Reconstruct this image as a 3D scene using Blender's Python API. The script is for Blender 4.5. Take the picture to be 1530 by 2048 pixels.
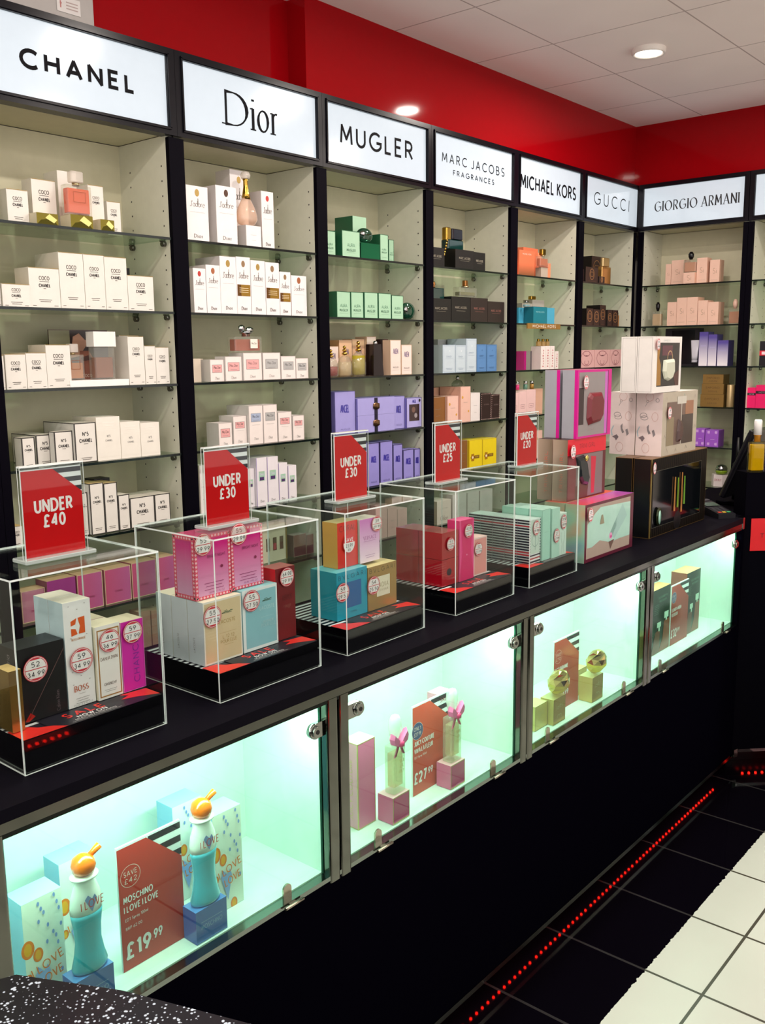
import bpy, math, random
from mathutils import Matrix, Vector
random.seed(7)
PI = math.pi
for o in list(bpy.data.objects):
    bpy.data.objects.remove(o)
SC = bpy.context.scene
COL = SC.collection

# ------------------------------------------------------------------ camera
yaw, pitch, roll = 0.8684, -0.1677, -0.0110
fw = Vector((math.sin(yaw)*math.cos(pitch), math.cos(yaw)*math.cos(pitch), math.sin(pitch)))
rt = Vector((math.cos(yaw), -math.sin(yaw), 0)); up = rt.cross(fw)
rt2 = rt*math.cos(roll) + up*math.sin(roll)
up2 = -rt*math.sin(roll) + up*math.cos(roll)
cd = bpy.data.cameras.new('camera'); cam = bpy.data.objects.new('camera', cd); COL.objects.link(cam)
m = Matrix.Identity(4)
for i in range(3):
    m[i][0] = rt2[i]; m[i][1] = up2[i]; m[i][2] = -fw[i]
m[0][3], m[1][3], m[2][3] = 0.0, -2.3166, 1.6331
cam.matrix_world = m
cd.sensor_fit = 'HORIZONTAL'; cd.sensor_width = 36; cd.lens = 36*1868.97/1530
cd.clip_start = 0.02; cd.clip_end = 60
SC.camera = cam

# ------------------------------------------------------------------ exposure, world
SC.view_settings.view_transform = 'Standard'
SC.view_settings.look = 'None'
SC.view_settings.exposure = 0.12
SC.view_settings.gamma = 1.0
SC.view_settings.use_curve_mapping = False
SC.cycles.transparent_max_bounces = 48
SC.cycles.max_bounces = 10
w = bpy.data.worlds.new('shop'); SC.world = w; w.use_nodes = True
w.node_tree.nodes['Background'].inputs[0].default_value = (1.0, 0.93, 0.88, 1)
w.node_tree.nodes['Background'].inputs[1].default_value = 1.5
LAMP_W = 11.0
CASE_W = 2.5
LAMPS = [(3.713, -0.583), (2.11, -0.97), (3.18, -0.985), (1.05, -0.97), (0.0, -1.3), (4.25, -1.65), (2.64, -2.05), (1.4, -2.3),
         (3.9, -2.9), (0.3, -3.2), (-1.2, -1.6), (2.3, -3.6)]

def area(name, loc, rot, sx, sy, power, col, shape='RECTANGLE', parent=None):
    l = bpy.data.lights.new(name, 'AREA'); l.shape = shape; l.size = sx
    if shape in ('RECTANGLE', 'ELLIPSE'): l.size_y = sy
    l.energy = power; l.color = col
    o = bpy.data.objects.new(name, l); COL.objects.link(o); o.location = loc; o.rotation_euler = rot
    o.parent = parent
    return o

# ------------------------------------------------------------------ materials
MATS = {}
def lin(h):
    if isinstance(h, str):
        v = [int(h[i:i+2], 16)/255 for i in (0, 2, 4)]
        return tuple(x/12.92 if x <= .04045 else ((x+.055)/1.055)**2.4 for x in v)
    return h
def mat(h, rough=.45, metal=0.0, coat=0.0, emit=None, es=1.0, spec=.5):
    key = (h, rough, metal, coat, emit, es, spec)
    if key in MATS: return MATS[key]
    m = bpy.data.materials.new('paint_'+str(h)); m.use_nodes = True
    b = m.node_tree.nodes['Principled BSDF']
    c = lin(h)
    b.inputs['Base Color'].default_value = (*c, 1); b.inputs['Roughness'].default_value = rough
    b.inputs['Metallic'].default_value = metal; b.inputs['Coat Weight'].default_value = coat
    b.inputs['Coat Roughness'].default_value = .03; b.inputs['Specular IOR Level'].default_value = spec
    if emit:
        b.inputs['Emission Color'].default_value = (*lin(emit), 1); b.inputs['Emission Strength'].default_value = es
    # faint procedural tone variation
    nt = m.node_tree; n = nt.nodes.new('ShaderNodeTexNoise'); n.inputs['Scale'].default_value = 35
    tc = nt.nodes.new('ShaderNodeTexCoord'); nt.links.new(tc.outputs['Object'], n.inputs['Vector'])
    mx = nt.nodes.new('ShaderNodeMixRGB'); mx.blend_type = 'MULTIPLY'; mx.inputs[0].default_value = .10
    mx.inputs[1].default_value = (*c, 1); nt.links.new(n.outputs['Fac'], mx.inputs[2])
    nt.links.new(mx.outputs[0], b.inputs['Base Color'])
    MATS[key] = m
    return m
def glass(h, refl=.5, rough=.02, key2='', body=None, bodyfac=0.0):
    """thin clear sheet: tinted see-through with an angle-dependent gloss, optionally partly milky"""
    key = ('glass', h, refl, rough, key2, body, bodyfac)
    if key in MATS: return MATS[key]
    m = bpy.data.materials.new('glass_'+str(h)); m.use_nodes = True; nt = m.node_tree
    for n in list(nt.nodes): nt.nodes.remove(n)
    out = nt.nodes.new('ShaderNodeOutputMaterial'); mix = nt.nodes.new('ShaderNodeMixShader')
    tr = nt.nodes.new('ShaderNodeBsdfTransparent'); gl = nt.nodes.new('ShaderNodeBsdfGlossy')
    lw = nt.nodes.new('ShaderNodeLayerWeight'); lw.inputs[0].default_value = .5
    pw = nt.nodes.new('ShaderNodeMath'); pw.operation = 'POWER'; pw.inputs[1].default_value = 5
    mu = nt.nodes.new('ShaderNodeMath'); mu.operation = 'MULTIPLY_ADD'; mu.inputs[1].default_value = refl*1.5; mu.inputs[2].default_value = .06*refl
    mu.use_clamp = True
    nt.links.new(lw.outputs['Facing'], pw.inputs[0])
    tr.inputs[0].default_value = (*lin(h), 1); gl.inputs[0].default_value = (1, 1, 1, 1); gl.inputs[1].default_value = rough
    nt.links.new(pw.outputs[0], mu.inputs[0]); nt.links.new(mu.outputs[0], mix.inputs[0])
    src = tr.outputs[0]
    if body:
        df = nt.nodes.new('ShaderNodeBsdfDiffuse'); df.inputs[0].default_value = (*lin(body), 1)
        m2 = nt.nodes.new('ShaderNodeMixShader'); m2.inputs[0].default_value = bodyfac
        nt.links.new(tr.outputs[0], m2.inputs[1]); nt.links.new(df.outputs[0], m2.inputs[2]); src = m2.outputs[0]
    nt.links.new(src, mix.inputs[1]); nt.links.new(gl.outputs[0], mix.inputs[2]); nt.links.new(mix.outputs[0], out.inputs[0])
    MATS[key] = m
    return m
def gradient(h0, h1, z0, z1, rough=.3, metal=0.0, axis=2):
    """printed colour blend across an object's own height"""
    key = ('grad', h0, h1, round(z0, 3), round(z1, 3), rough, metal, axis)
    if key in MATS: return MATS[key]
    m = bpy.data.materials.new('print_blend'); m.use_nodes = True; nt = m.node_tree
    b = nt.nodes['Principled BSDF']; b.inputs['Roughness'].default_value = rough; b.inputs['Metallic'].default_value = metal
    tc = nt.nodes.new('ShaderNodeTexCoord'); sp = nt.nodes.new('ShaderNodeSeparateXYZ'); mr = nt.nodes.new('ShaderNodeMapRange')
    cr = nt.nodes.new('ShaderNodeMixRGB'); cr.inputs[1].default_value = (*lin(h0), 1); cr.inputs[2].default_value = (*lin(h1), 1)
    mr.inputs[1].default_value = z0; mr.inputs[2].default_value = z1
    nt.links.new(tc.outputs['Object'], sp.inputs[0]); nt.links.new(sp.outputs[axis], mr.inputs[0])
    nt.links.new(mr.outputs[0], cr.inputs[0]); nt.links.new(cr.outputs[0], b.inputs['Base Color'])
    MATS[key] = m
    return m
CHROME = mat('a4a8a2', .07, 1.0)
RAIL = mat('74776f', .09, 1.0)
BLACK = mat('0b0912', .5, spec=.3)
GLOSSBLACK = mat('08070c', .08)
GOLD = mat('c9a24a', .18, 1.0)
SILVER = mat('c9c9cc', .15, 1.0)
WHITE = mat('eeeae6', .4)
INK = mat('2a2624', .5)
GREY = mat('8d8a88', .5)
def spectrum(strength=.5):
    """foil whose iridescent sheen is painted in as fixed, noise-driven colour bands"""
    if 'spec' in MATS: return MATS['spec']
    m = bpy.data.materials.new('holographic_foil'); m.use_nodes = True; nt = m.node_tree
    b = nt.nodes['Principled BSDF']; b.inputs['Roughness'].default_value = .3; b.inputs['Metallic'].default_value = .3
    tc = nt.nodes.new('ShaderNodeTexCoord'); mp = nt.nodes.new('ShaderNodeMapping'); mp.inputs['Scale'].default_value = (9, 5, 7)
    n = nt.nodes.new('ShaderNodeTexNoise'); n.inputs['Scale'].default_value = 1.4; n.inputs['Detail'].default_value = 1
    cr = nt.nodes.new('ShaderNodeValToRGB'); e = cr.color_ramp.elements
    e[0].position = .25; e[0].color = (*lin('e88aa0'), 1); e[1].position = .75; e[1].color = (*lin('7f8fe0'), 1)
    for p, c in ((.38, 'f0b090'), (.48, 'b9e0c0'), (.58, 'a6ddd2')):
        x = e.new(p); x.color = (*lin(c), 1)
    nt.links.new(tc.outputs['Object'], mp.inputs[0]); nt.links.new(mp.outputs[0], n.inputs['Vector'])
    nt.links.new(n.outputs['Fac'], cr.inputs[0]); nt.links.new(cr.outputs[0], b.inputs['Base Color'])
    MATS['spec'] = m
    return m

# ------------------------------------------------------------------ mesh builder
class MB:
    def __init__(s): s.v = []; s.f = []; s.m = []; s.mats = []; s.smooth = []
    def mi(s, m):
        if m not in s.mats: s.mats.append(m)
        return s.mats.index(m)
    def poly(s, pts, m, smooth=False):
        b = len(s.v); s.v += [tuple(p) for p in pts]; s.f.append(tuple(range(b, b+len(pts)))); s.m.append(s.mi(m)); s.smooth.append(smooth)
    def box(s, x0, x1, y0, y1, z0, z1, m, front=None, left=None, top=None, right=None, back=None):
        b = len(s.v)
        s.v += [(x0,y0,z0),(x1,y0,z0),(x1,y1,z0),(x0,y1,z0),(x0,y0,z1),(x1,y0,z1),(x1,y1,z1),(x0,y1,z1)]
        for q, mm in (((0,3,2,1), m), ((4,5,6,7), top or m), ((0,1,5,4), front or m), ((1,2,6,5), right or m), ((2,3,7,6), back or m), ((3,0,4,7), left or m)):
            s.f.append(tuple(b+i for i in q)); s.m.append(s.mi(mm)); s.smooth.append(False)
    def rbox(s, x0, x1, y0, y1, z0, z1, r, m, n=5):
        """upright block with rounded vertical edges and softened rims"""
        prof = [(0, z0, .35), (1, z0, 1), (1, z1, 1), (0, z1, .35)]
        def ring(z, k):
            rr = r; pts = []
            for cx, cy, a0 in ((x1-rr, y0+rr, -90), (x1-rr, y1-rr, 0), (x0+rr, y1-rr, 90), (x0+rr, y0+rr, 180)):
                for i in range(n):
                    a = math.radians(a0+90*i/(n-1)); pts.append((cx+(rr-k)*math.cos(a), cy+(rr-k)*math.sin(a), z))
            return pts
        e = min(r*.35, (z1-z0)*.2); rings = [ring(z0, e), ring(z0+e, 0), ring(z1-e, 0), ring(z1, e)]
        s.loft(rings, m)
    def loft(s, rings, m, caps=True, smooth=False):
        b = len(s.v); n = len(rings[0])
        for r in rings: s.v += [tuple(p) for p in r]
        k = s.mi(m)
        for j in range(len(rings)-1):
            for i in range(n):
                i2 = (i+1) % n
                s.f.append((b+j*n+i, b+j*n+i2, b+(j+1)*n+i2, b+(j+1)*n+i)); s.m.append(k); s.smooth.append(smooth)
        if caps:
            s.f.append(tuple(b+i for i in reversed(range(n)))); s.m.append(k); s.smooth.append(False)
            s.f.append(tuple(b+(len(rings)-1)*n+i for i in range(n))); s.m.append(k); s.smooth.append(False)
    def lathe(s, prof, m, cx=0, cy=0, n=24, sx=1, sy=1, smooth=True, caps=True):
        s.loft([[(cx+r*sx*math.cos(2*PI*i/n), cy+r*sy*math.sin(2*PI*i/n), z) for i in range(n)] for r, z in prof], m, caps, smooth)
    def tube(s, a, b, r, m, n=10, r2=None):
        a = Vector(a); b = Vector(b); d = (b-a).normalized(); u = d.orthogonal().normalized(); v = d.cross(u)
        r2 = r if r2 is None else r2
        s.loft([[tuple(p+(u*math.cos(2*PI*i/n)+v*math.sin(2*PI*i/n))*rr) for i in range(n)] for p, rr in ((a, r), (b, r2))], m, True, True)
    def prism(s, pts, z0, z1, m, top=None):
        n = len(pts); b = len(s.v)
        s.v += [(x, y, z0) for x, y in pts]+[(x, y, z1) for x, y in pts]; k = s.mi(m)
        for i in range(n):
            j = (i+1) % n; s.f.append((b+i, b+j, b+n+j, b+n+i)); s.m.append(k); s.smooth.append(False)
        s.f.append(tuple(b+i for i in reversed(range(n)))); s.m.append(k); s.smooth.append(False)
        s.f.append(tuple(b+n+i for i in range(n))); s.m.append(s.mi(top or m)); s.smooth.append(False)
    def build(s, name, parent=None, loc=(0,0,0), rz=0, **props):
        me = bpy.data.meshes.new(name); me.from_pydata(s.v, [], s.f)
        for mm in s.mats: me.materials.append(mm)
        me.polygons.foreach_set('material_index', s.m); me.polygons.foreach_set('use_smooth', s.smooth); me.update()
        o = bpy.data.objects.new(name, me); COL.objects.link(o); o.parent = parent
        o.location = loc; o.rotation_euler = (0, 0, rz)
        for k, v in props.items(): o[k] = v
        return o
def empty(name, loc, rz=0, **props):
    o = bpy.data.objects.new(name, None); COL.objects.link(o); o.location = loc; o.rotation_euler = (0, 0, rz)
    o.empty_display_size = .05
    for k, v in props.items(): o[k] = v
    return o
def tag(o, label, cat, group=None):
    o['label'] = label; o['category'] = cat
    if group: o['group'] = group
    return o
def copy_thing(src, loc, rz=None):
    c = src.copy(); COL.objects.link(c); c.location = loc
    if rz is not None: c.rotation_euler = (0, 0, rz)
    for ch in src.children:
        d = ch.copy(); COL.objects.link(d); d.parent = c
        for g in ch.children:
            e = g.copy(); COL.objects.link(e); e.parent = d
    return c

# ------------------------------------------------------------------ lettering: strokes turned into flat faces
def arc(cx, cy, rx, ry, a0, a1, n=10):
    return [(cx+rx*math.cos(math.radians(a0+(a1-a0)*i/n)), cy+ry*math.sin(math.radians(a0+(a1-a0)*i/n))) for i in range(n+1)]
GL = {
 'A': (.78, [[(0,0),(.39,1),(.78,0)], [(.13,.32),(.65,.32)]]),
 'B': (.6, [[(0,0),(0,1),(.3,1)]+arc(.3,.76,.24,.24,90,-90,8)+[(0,.52)], [(.3,.52)]+arc(.32,.26,.28,.26,90,-90,8)+[(0,0)]]),
 'C': (.82, [arc(.5,.5,.5,.5,48,312,16)]),
 'D': (.76, [[(0,0),(0,1),(.26,1)]+arc(.26,.5,.5,.5,90,-90,12)+[(0,0)]]),
 'E': (.52, [[(.52,1),(0,1),(0,0),(.52,0)], [(0,.52),(.45,.52)]]),
 'F': (.5, [[(.5,1),(0,1),(0,0)], [(0,.52),(.43,.52)]]),
 'G': (.92, [arc(.5,.5,.5,.5,48,330,16)+[(.94,.45),(.56,.45)]]),
 'H': (.68, [[(0,0),(0,1)], [(.68,0),(.68,1)], [(0,.52),(.68,.52)]]),
 'I': (0.0, [[(0,0),(0,1)]]),
 'J': (.4, [[(.4,1),(.4,.25)]+arc(.2,.22,.2,.22,0,-150,6)]),
 'K': (.6, [[(0,0),(0,1)], [(.56,1),(.03,.48)], [(.2,.62),(.62,0)]]),
 'L': (.46, [[(0,1),(0,0),(.46,0)]]),
 'M': (.86, [[(0,0),(.08,1),(.43,.25),(.78,1),(.86,0)]]),
 'N': (.7, [[(0,0),(0,1),(.7,0),(.7,1)]]),
 'O': (1.0, [arc(.5,.5,.5,.5,90,-270,22)]),
 'P': (.54, [[(0,0),(0,1),(.28,1)]+arc(.28,.74,.27,.26,90,-90,8)+[(0,.48)]]),
 'Q': (1.0, [arc(.5,.5,.5,.5,90,-270,22), [(.6,.25),(.95,-.05)]]),
 'R': (.58, [[(0,0),(0,1),(.28,1)]+arc(.28,.74,.27,.26,90,-90,8)+[(0,.48)], [(.25,.48),(.6,0)]]),
 'S': (.56, [arc(.28,.74,.25,.26,35,270,10)+arc(.28,.24,.28,.24,90,-145,10)]),
 'T': (.62, [[(0,1),(.62,1)], [(.31,1),(.31,0)]]),
 'U': (.66, [[(0,1),(0,.33)]+arc(.33,.33,.33,.33,180,360,10)+[(.66,1)]]),
 'V': (.72, [[(0,1),(.36,0),(.72,1)]]),
 'W': (1.05, [[(0,1),(.26,0),(.52,1),(.78,0),(1.05,1)]]),
 'X': (.64, [[(0,0),(.64,1)], [(0,1),(.64,0)]]),
 'Y': (.64, [[(0,1),(.32,.48),(.64,1)], [(.32,.48),(.32,0)]]),
 'Z': (.6, [[(0,1),(.6,1),(0,0),(.6,0)]]),
 '0': (.56, [arc(.28,.5,.28,.5,90,-270,18)]),
 '1': (.2, [[(0,.82),(.2,1),(.2,0)]]),
 '2': (.54, [arc(.26,.72,.26,.28,165,-35,9)+[(0,0),(.54,0)]]),
 '3': (.52, [arc(.25,.75,.24,.25,140,-90,8), arc(.25,.26,.27,.26,90,-140,8)]),
 '4': (.58, [[(.44,0),(.44,1),(0,.27),(.58,.27)]]),
 '5': (.52, [[(.48,1),(.1,1),(.05,.58)]+arc(.24,.32,.28,.32,110,-145,10)]),
 '6': (.54, [[(.42,1),(.06,.42)], arc(.27,.29,.27,.29,90,-270,14)]),
 '7': (.5, [[(0,1),(.5,1),(.14,0)]]),
 '8': (.52, [arc(.26,.76,.23,.24,90,-270,12), arc(.26,.27,.27,.27,90,-270,12)]),
 '9': (.54, [[(.12,0),(.48,.58)], arc(.27,.71,.27,.29,90,-270,14)]),
 '\u00a3': (.56, [arc(.34,.72,.22,.26,25,180,8)+[(.14,.4),(.1,.12),(0,0),(.56,0)], [(0,.45),(.4,.45)]]),
 '.': (.02, [[(0,0),(.02,.02)]]), '\u00b0': (.2, [arc(.1,.86,.1,.12,90,-270,8)]), '*': (.1, [[(0,.9),(.12,1)]]),
 "'": (.05, [[(.05,1),(0,.78)]]), '-': (.3, [[(0,.45),(.3,.45)]]), ':': (.02, [[(0,0),(.02,.03)], [(0,.5),(.02,.53)]]),
 'a': (.5, [arc(.25,.3,.25,.3,0,360,14), [(.5,.62),(.5,0)]]),
 'b': (.5, [arc(.25,.3,.25,.3,0,360,14), [(0,1),(0,0)]]),
 'c': (.44, [arc(.26,.3,.26,.3,50,310,12)]),
 'd': (.5, [arc(.25,.3,.25,.3,0,360,14), [(.5,1.05),(.5,0)]]),
 'e': (.52, [[(.02,.33),(.5,.33)]+arc(.26,.3,.26,.3,8,310,13)]),
 'f': (.3, [arc(.3,.85,.15,.15,60,180,5)+[(.15,0)], [(0,.6),(.3,.6)]]),
 'g': (.5, [arc(.25,.3,.25,.3,0,360,14), [(.5,.62),(.5,-.15)]+arc(.25,-.12,.25,.2,0,-150,6)]),
 'h': (.46, [[(0,1.05),(0,0)], [(0,.34)]+arc(.23,.36,.23,.24,180,0,7)+[(.46,0)]]),
 'i': (.0, [[(0,.6),(0,0)], [(0,.8),(0,.86)]]),
 'j': (.1, [[(.1,.6),(.1,-.15)]+arc(0,-.15,.1,.12,0,-110,4), [(.1,.8),(.1,.86)]]),
 'k': (.4, [[(0,1.05),(0,0)], [(.38,.6),(0,.25)], [(.14,.38),(.42,0)]]),
 'l': (.0, [[(0,1.05),(0,0)]]),
 'm': (.74, [[(0,.6),(0,0)], [(0,.36)]+arc(.185,.38,.185,.22,180,0,6)+[(.37,0)], [(.37,.36)]+arc(.555,.38,.185,.22,180,0,6)+[(.74,0)]]),
 'n': (.46, [[(0,.6),(0,0)], [(0,.34)]+arc(.23,.36,.23,.24,180,0,7)+[(.46,0)]]),
 'o': (.56, [arc(.28,.3,.28,.3,90,-270,16)]),
 'p': (.5, [arc(.25,.3,.25,.3,0,360,14), [(0,.62),(0,-.35)]]),
 'r': (.28, [[(0,.6),(0,0)], [(0,.34)]+arc(.2,.36,.2,.24,180,70,5)]),
 's': (.36, [arc(.18,.46,.15,.14,30,270,7)+arc(.18,.16,.18,.16,90,-145,7)]),
 't': (.3, [[(.12,.9),(.12,0)], [(0,.6),(.3,.6)]]),
 'u': (.46, [[(0,.6),(0,.24)]+arc(.23,.24,.23,.24,180,360,7)+[(.46,.6)], [(.46,.6),(.46,0)]]),
 'v': (.44, [[(0,.6),(.22,0),(.44,.6)]]), 'w': (.66, [[(0,.6),(.16,0),(.33,.6),(.5,0),(.66,.6)]]),
 'x': (.4, [[(0,0),(.4,.6)], [(0,.6),(.4,0)]]), 'y': (.44, [[(0,.6),(.22,0)], [(.44,.6),(.1,-.3)]]),
}
class Frame:
    """flat printing surface: origin, right and up vectors; each call lies a hair above the last"""
    def __init__(s, mb, o, u=(1,0,0), v=(0,0,1), lift=.0002):
        s.mb = mb; s.o = Vector(o); s.u = Vector(u); s.w = Vector(v); s.n = s.u.cross(s.w).normalized(); s.k = lift
    def P(s, x, y): return s.o+s.u*x+s.w*y+s.n*s.k
    def up(s, d=.00010): s.k += d
    def poly(s, pts, m): s.mb.poly([s.P(*p) for p in pts], m); s.up()
    def rect(s, x0, y0, x1, y1, m): s.poly([(x0,y0),(x1,y0),(x1,y1),(x0,y1)], m)
    def disc(s, x, y, rx, m, ry=None, n=24):
        s.poly([(x+rx*math.cos(2*PI*i/n), y+(ry or rx)*math.sin(2*PI*i/n)) for i in range(n)], m)
    def ring(s, x, y, rx, t, m, ry=None, n=28, a0=0, a1=360):
        ry = ry or rx
        s.stroke(arc(x, y, rx, ry, a0, a1, n), t, t, m)
    def border(s, x0, y0, x1, y1, t, m):
        for r in ((x0,y0,x1,y0+t),(x0,y1-t,x1,y1),(x0,y0+t,x0+t,y1-t),(x1-t,y0+t,x1,y1-t)):
            s.mb.poly([s.P(r[0],r[1]), s.P(r[2],r[1]), s.P(r[2],r[3]), s.P(r[0],r[3])], m)
        s.up()
    def stroke(s, pts, thick, thin, m, sx=1, sy=1):
        pts = [Vector(p) for p in pts]; q = [pts[0]]
        for p in pts[1:]:
            if (p-q[-1]).length > 1e-7: q.append(p)
        if len(q) < 2: return
        for i in range(1, len(q)-1):
            d1 = (q[i]-q[i-1]).normalized(); d2 = (q[i+1]-q[i]).normalized()
            if d1.dot(d2) < -.2:                                   # very sharp corner: two strokes with squared ends
                e = max(thick, thin)*.28
                s.stroke(q[:i]+[q[i]+d1*e], thick, thin, m); s.k += 4e-5; s.stroke([q[i]-d2*e]+q[i+1:], thick, thin, m); return
        closed = (q[0]-q[-1]).length < 1e-6
        if closed: q = q[:-1]
        n = len(q); L = []; R = []
        def seg(a, b):
            d = (b-a).normalized(); k = abs(d.y)
            if d.x*d.y > .08*k and abs(d.x) > .25: k *= .25       # upward diagonals are the fine ones
            return d, (thin+(thick-thin)*k)/2
        for i in range(n):
            A = q[i-1] if (i > 0 or closed) else None; B = q[(i+1) % n] if (i < n-1 or closed) else None
            if A is None: d, t = seg(q[i], B); nn = Vector((-d.y, d.x)); off = nn*t
            elif B is None: d, t = seg(A, q[i]); nn = Vector((-d.y, d.x)); off = nn*t
            else:
                d1, t1 = seg(A, q[i]); d2, t2 = seg(q[i], B)
                n1 = Vector((-d1.y, d1.x)); n2 = Vector((-d2.y, d2.x)); b = n1+n2
                if b.length < .2: off = n2*t2
                else:
                    b.normalize(); c = max(b.dot(n1), .42); off = b*((t1+t2)/2/c)
            L.append(q[i]+off); R.append(q[i]-off)
        for i in range(n if closed else n-1):
            j = (i+1) % n
            if i > 0 and (q[i]-q[i-1]).normalized().dot((q[j]-q[i]).normalized()) < .75: s.k += 4e-5
            s.mb.poly([s.P(*R[i]), s.P(*R[j]), s.P(*L[j]), s.P(*L[i])], m)
    def text(s, st, cx, cy, h, m, width=None, wt=.13, thin=None, gap=.22, serif=False, rot=0, align='c'):
        """cx, cy = centre of the baseline box; h = cap height; width stretches the line to fit"""
        thin = wt if thin is None else thin
        adv = []; x = 0
        for i, c in enumerate(st):
            if c == ' ': x += .42; adv.append(None); continue
            g = GL.get(c) or GL.get(c.upper()); adv.append(x); x += g[0]+gap+wt*.9
        tot = x-gap-wt*.9
        kx = 1.0 if width is None else width/(max(tot, .01)*h)
        x0 = -tot/2 if align == 'c' else 0
        ca, sa = math.cos(rot), math.sin(rot); base = s.k
        for c, a in zip(st, adv):
            if a is None: continue
            g = GL.get(c) or GL.get(c.upper())
            for path in g[1]:
                pts = []
                for px, py in path:
                    X = (x0+a+px)*h*kx; Y = (py-.5)*h
                    pts.append((cx+X*ca-Y*sa, cy+X*sa+Y*ca))
                s.stroke(pts, wt*h, thin*h, m); s.k += 4e-5
                if serif:
                    for k, (px, py) in ((0, path[0]), (-1, path[-1])):
                        nb = path[1] if k == 0 else path[-2]
                        if abs(px-nb[0]) <= abs(py-nb[1])*.6 and (py < .02 or py > .98 or abs(py-.6) < .01):
                            hw = .16 if abs(px-nb[0]) < .01 or True else .1
                            a1 = [(px-hw, py), (px+hw, py)]
                            if abs(py-.6) < .01: a1 = [(px-hw, py-.02), (px, py)]
                            pp = []
                            for qx, qy in a1:
                                X = (x0+a+qx)*h*kx; Y = (qy-.5)*h; pp.append((cx+X*ca-Y*sa, cy+X*sa+Y*ca))
                            s.stroke(pp, thin*h, thin*h, m); s.k += 4e-5
            s.k = base
        s.k = base; s.up()
def sticker(parent, x, z, y, top, bottom, r=.021, ry=None, label_extra=None):
    """round white price sticker with red rim, on the front face of its box"""
    mb = MB(); red = mat('c9283a', .5); paper = mat('ebe6e6', .5); fr = Frame(mb, (x, y, z), lift=.0006)
    ry = ry or r
    fr.disc(0, 0, r, red, ry); fr.disc(0, 0, r*.94, paper, ry*.94); fr.ring(0, 0, r*.87, r*.05, red, ry*.87)
    fr.poly([(r*.84*math.cos(a), ry*.84*math.sin(a)) for a in [math.radians(58+64*i/10) for i in range(11)]], red)
    fr.poly([(r*.84*math.cos(a), ry*.84*math.sin(a)) for a in [math.radians(238+64*i/10) for i in range(11)]], red)
    fr.rect(-r*.86, -r*.03, r*.86, r*.03, red)
    ink = mat('1c1c26', .5)
    fr.text(top, 0, ry*.36, ry*.36, ink, min(len(top)*r*.32, r*1.2), wt=.13, gap=.25)
    fr.text(bottom, 0, -ry*.38, ry*.34, ink, min(len(bottom)*r*.3, r*1.35), wt=.13, gap=.25)
    return mb.build('price_sticker', parent)
# ------------------------------------------------------------------ setting
def tiled(name, base, line, tx, ty, T, T2, lw, rough, extra=None):
    m = bpy.data.materials.new(name); m.use_nodes = True; nt = m.node_tree; N = nt.nodes; L = nt.links
    b = N['Principled BSDF']; b.inputs['Roughness'].default_value = rough
    g = N.new('ShaderNodeNewGeometry'); sp = N.new('ShaderNodeSeparateXYZ'); L.new(g.outputs['Position'], sp.inputs[0])
    def grid(sock, off, T):
        a = N.new('ShaderNodeMath'); a.operation = 'SUBTRACT'; L.new(sock, a.inputs[0]); a.inputs[1].default_value = off
        d = N.new('ShaderNodeMath'); d.operation = 'DIVIDE'; L.new(a.outputs[0], d.inputs[0]); d.inputs[1].default_value = T
        f = N.new('ShaderNodeMath'); f.operation = 'FRACT'; L.new(d.outputs[0], f.inputs[0])
        c = N.new('ShaderNodeMath'); c.operation = 'COMPARE'; L.new(f.outputs[0], c.inputs[0]); c.inputs[1].default_value = .5; c.inputs[2].default_value = .5-lw/T/2
        o = N.new('ShaderNodeMath'); o.operation = 'SUBTRACT'; o.inputs[0].default_value = 1; L.new(c.outputs[0], o.inputs[1])
        return o.outputs[0]
    gx = grid(sp.outputs[0], tx, T); gy = grid(sp.outputs[1], ty, T2)
    mx = N.new('ShaderNodeMath'); mx.operation = 'MAXIMUM'; L.new(gx, mx.inputs[0]); L.new(gy, mx.inputs[1])
    ns = N.new('ShaderNodeTexNoise'); ns.inputs['Scale'].default_value = 3; L.new(g.outputs['Position'], ns.inputs['Vector'])
    bc = N.new('ShaderNodeMixRGB'); bc.blend_type = 'MULTIPLY'; bc.inputs[0].default_value = .12; bc.inputs[1].default_value = (*lin(base), 1); L.new(ns.outputs['Fac'], bc.inputs[2])
    col = N.new('ShaderNodeMixRGB'); L.new(mx.outputs[0], col.inputs[0]); L.new(bc.outputs[0], col.inputs[1]); col.inputs[2].default_value = (*lin(line), 1)
    L.new(col.outputs[0], b.inputs['Base Color'])
    if extra: extra(N, L, sp, g, gx, col, b)
    return m
def black_strip(N, L, sp, g, gx, col, b):
    ns = N.new('ShaderNodeTexNoise'); ns.inputs['Scale'].default_value = 60; L.new(g.outputs['Position'], ns.inputs['Vector'])
    w1 = N.new('ShaderNodeMath'); w1.operation = 'MULTIPLY_ADD'; L.new(ns.outputs['Fac'], w1.inputs[0]); w1.inputs[1].default_value = .016; L.new(sp.outputs[1], w1.inputs[2])
    st = N.new('ShaderNodeMath'); st.operation = 'GREATER_THAN'; L.new(w1.outputs[0], st.inputs[0]); st.inputs[1].default_value = -1.3755
    bg = N.new('ShaderNodeMixRGB'); L.new(gx, bg.inputs[0]); bg.inputs[1].default_value = (*lin('060409'), 1); bg.inputs[2].default_value = (*lin('2c2a2b'), 1)
    m2 = N.new('ShaderNodeMixRGB'); L.new(st.outputs[0], m2.inputs[0]); L.new(col.outputs[0], m2.inputs[1]); L.new(bg.outputs[0], m2.inputs[2])
    L.new(m2.outputs[0], b.inputs['Base Color'])
    r = N.new('ShaderNodeMapRange'); L.new(st.outputs[0], r.inputs[0]); r.inputs[3].default_value = .32; r.inputs[4].default_value = .07
    L.new(r.outputs[0], b.inputs['Roughness'])
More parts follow.
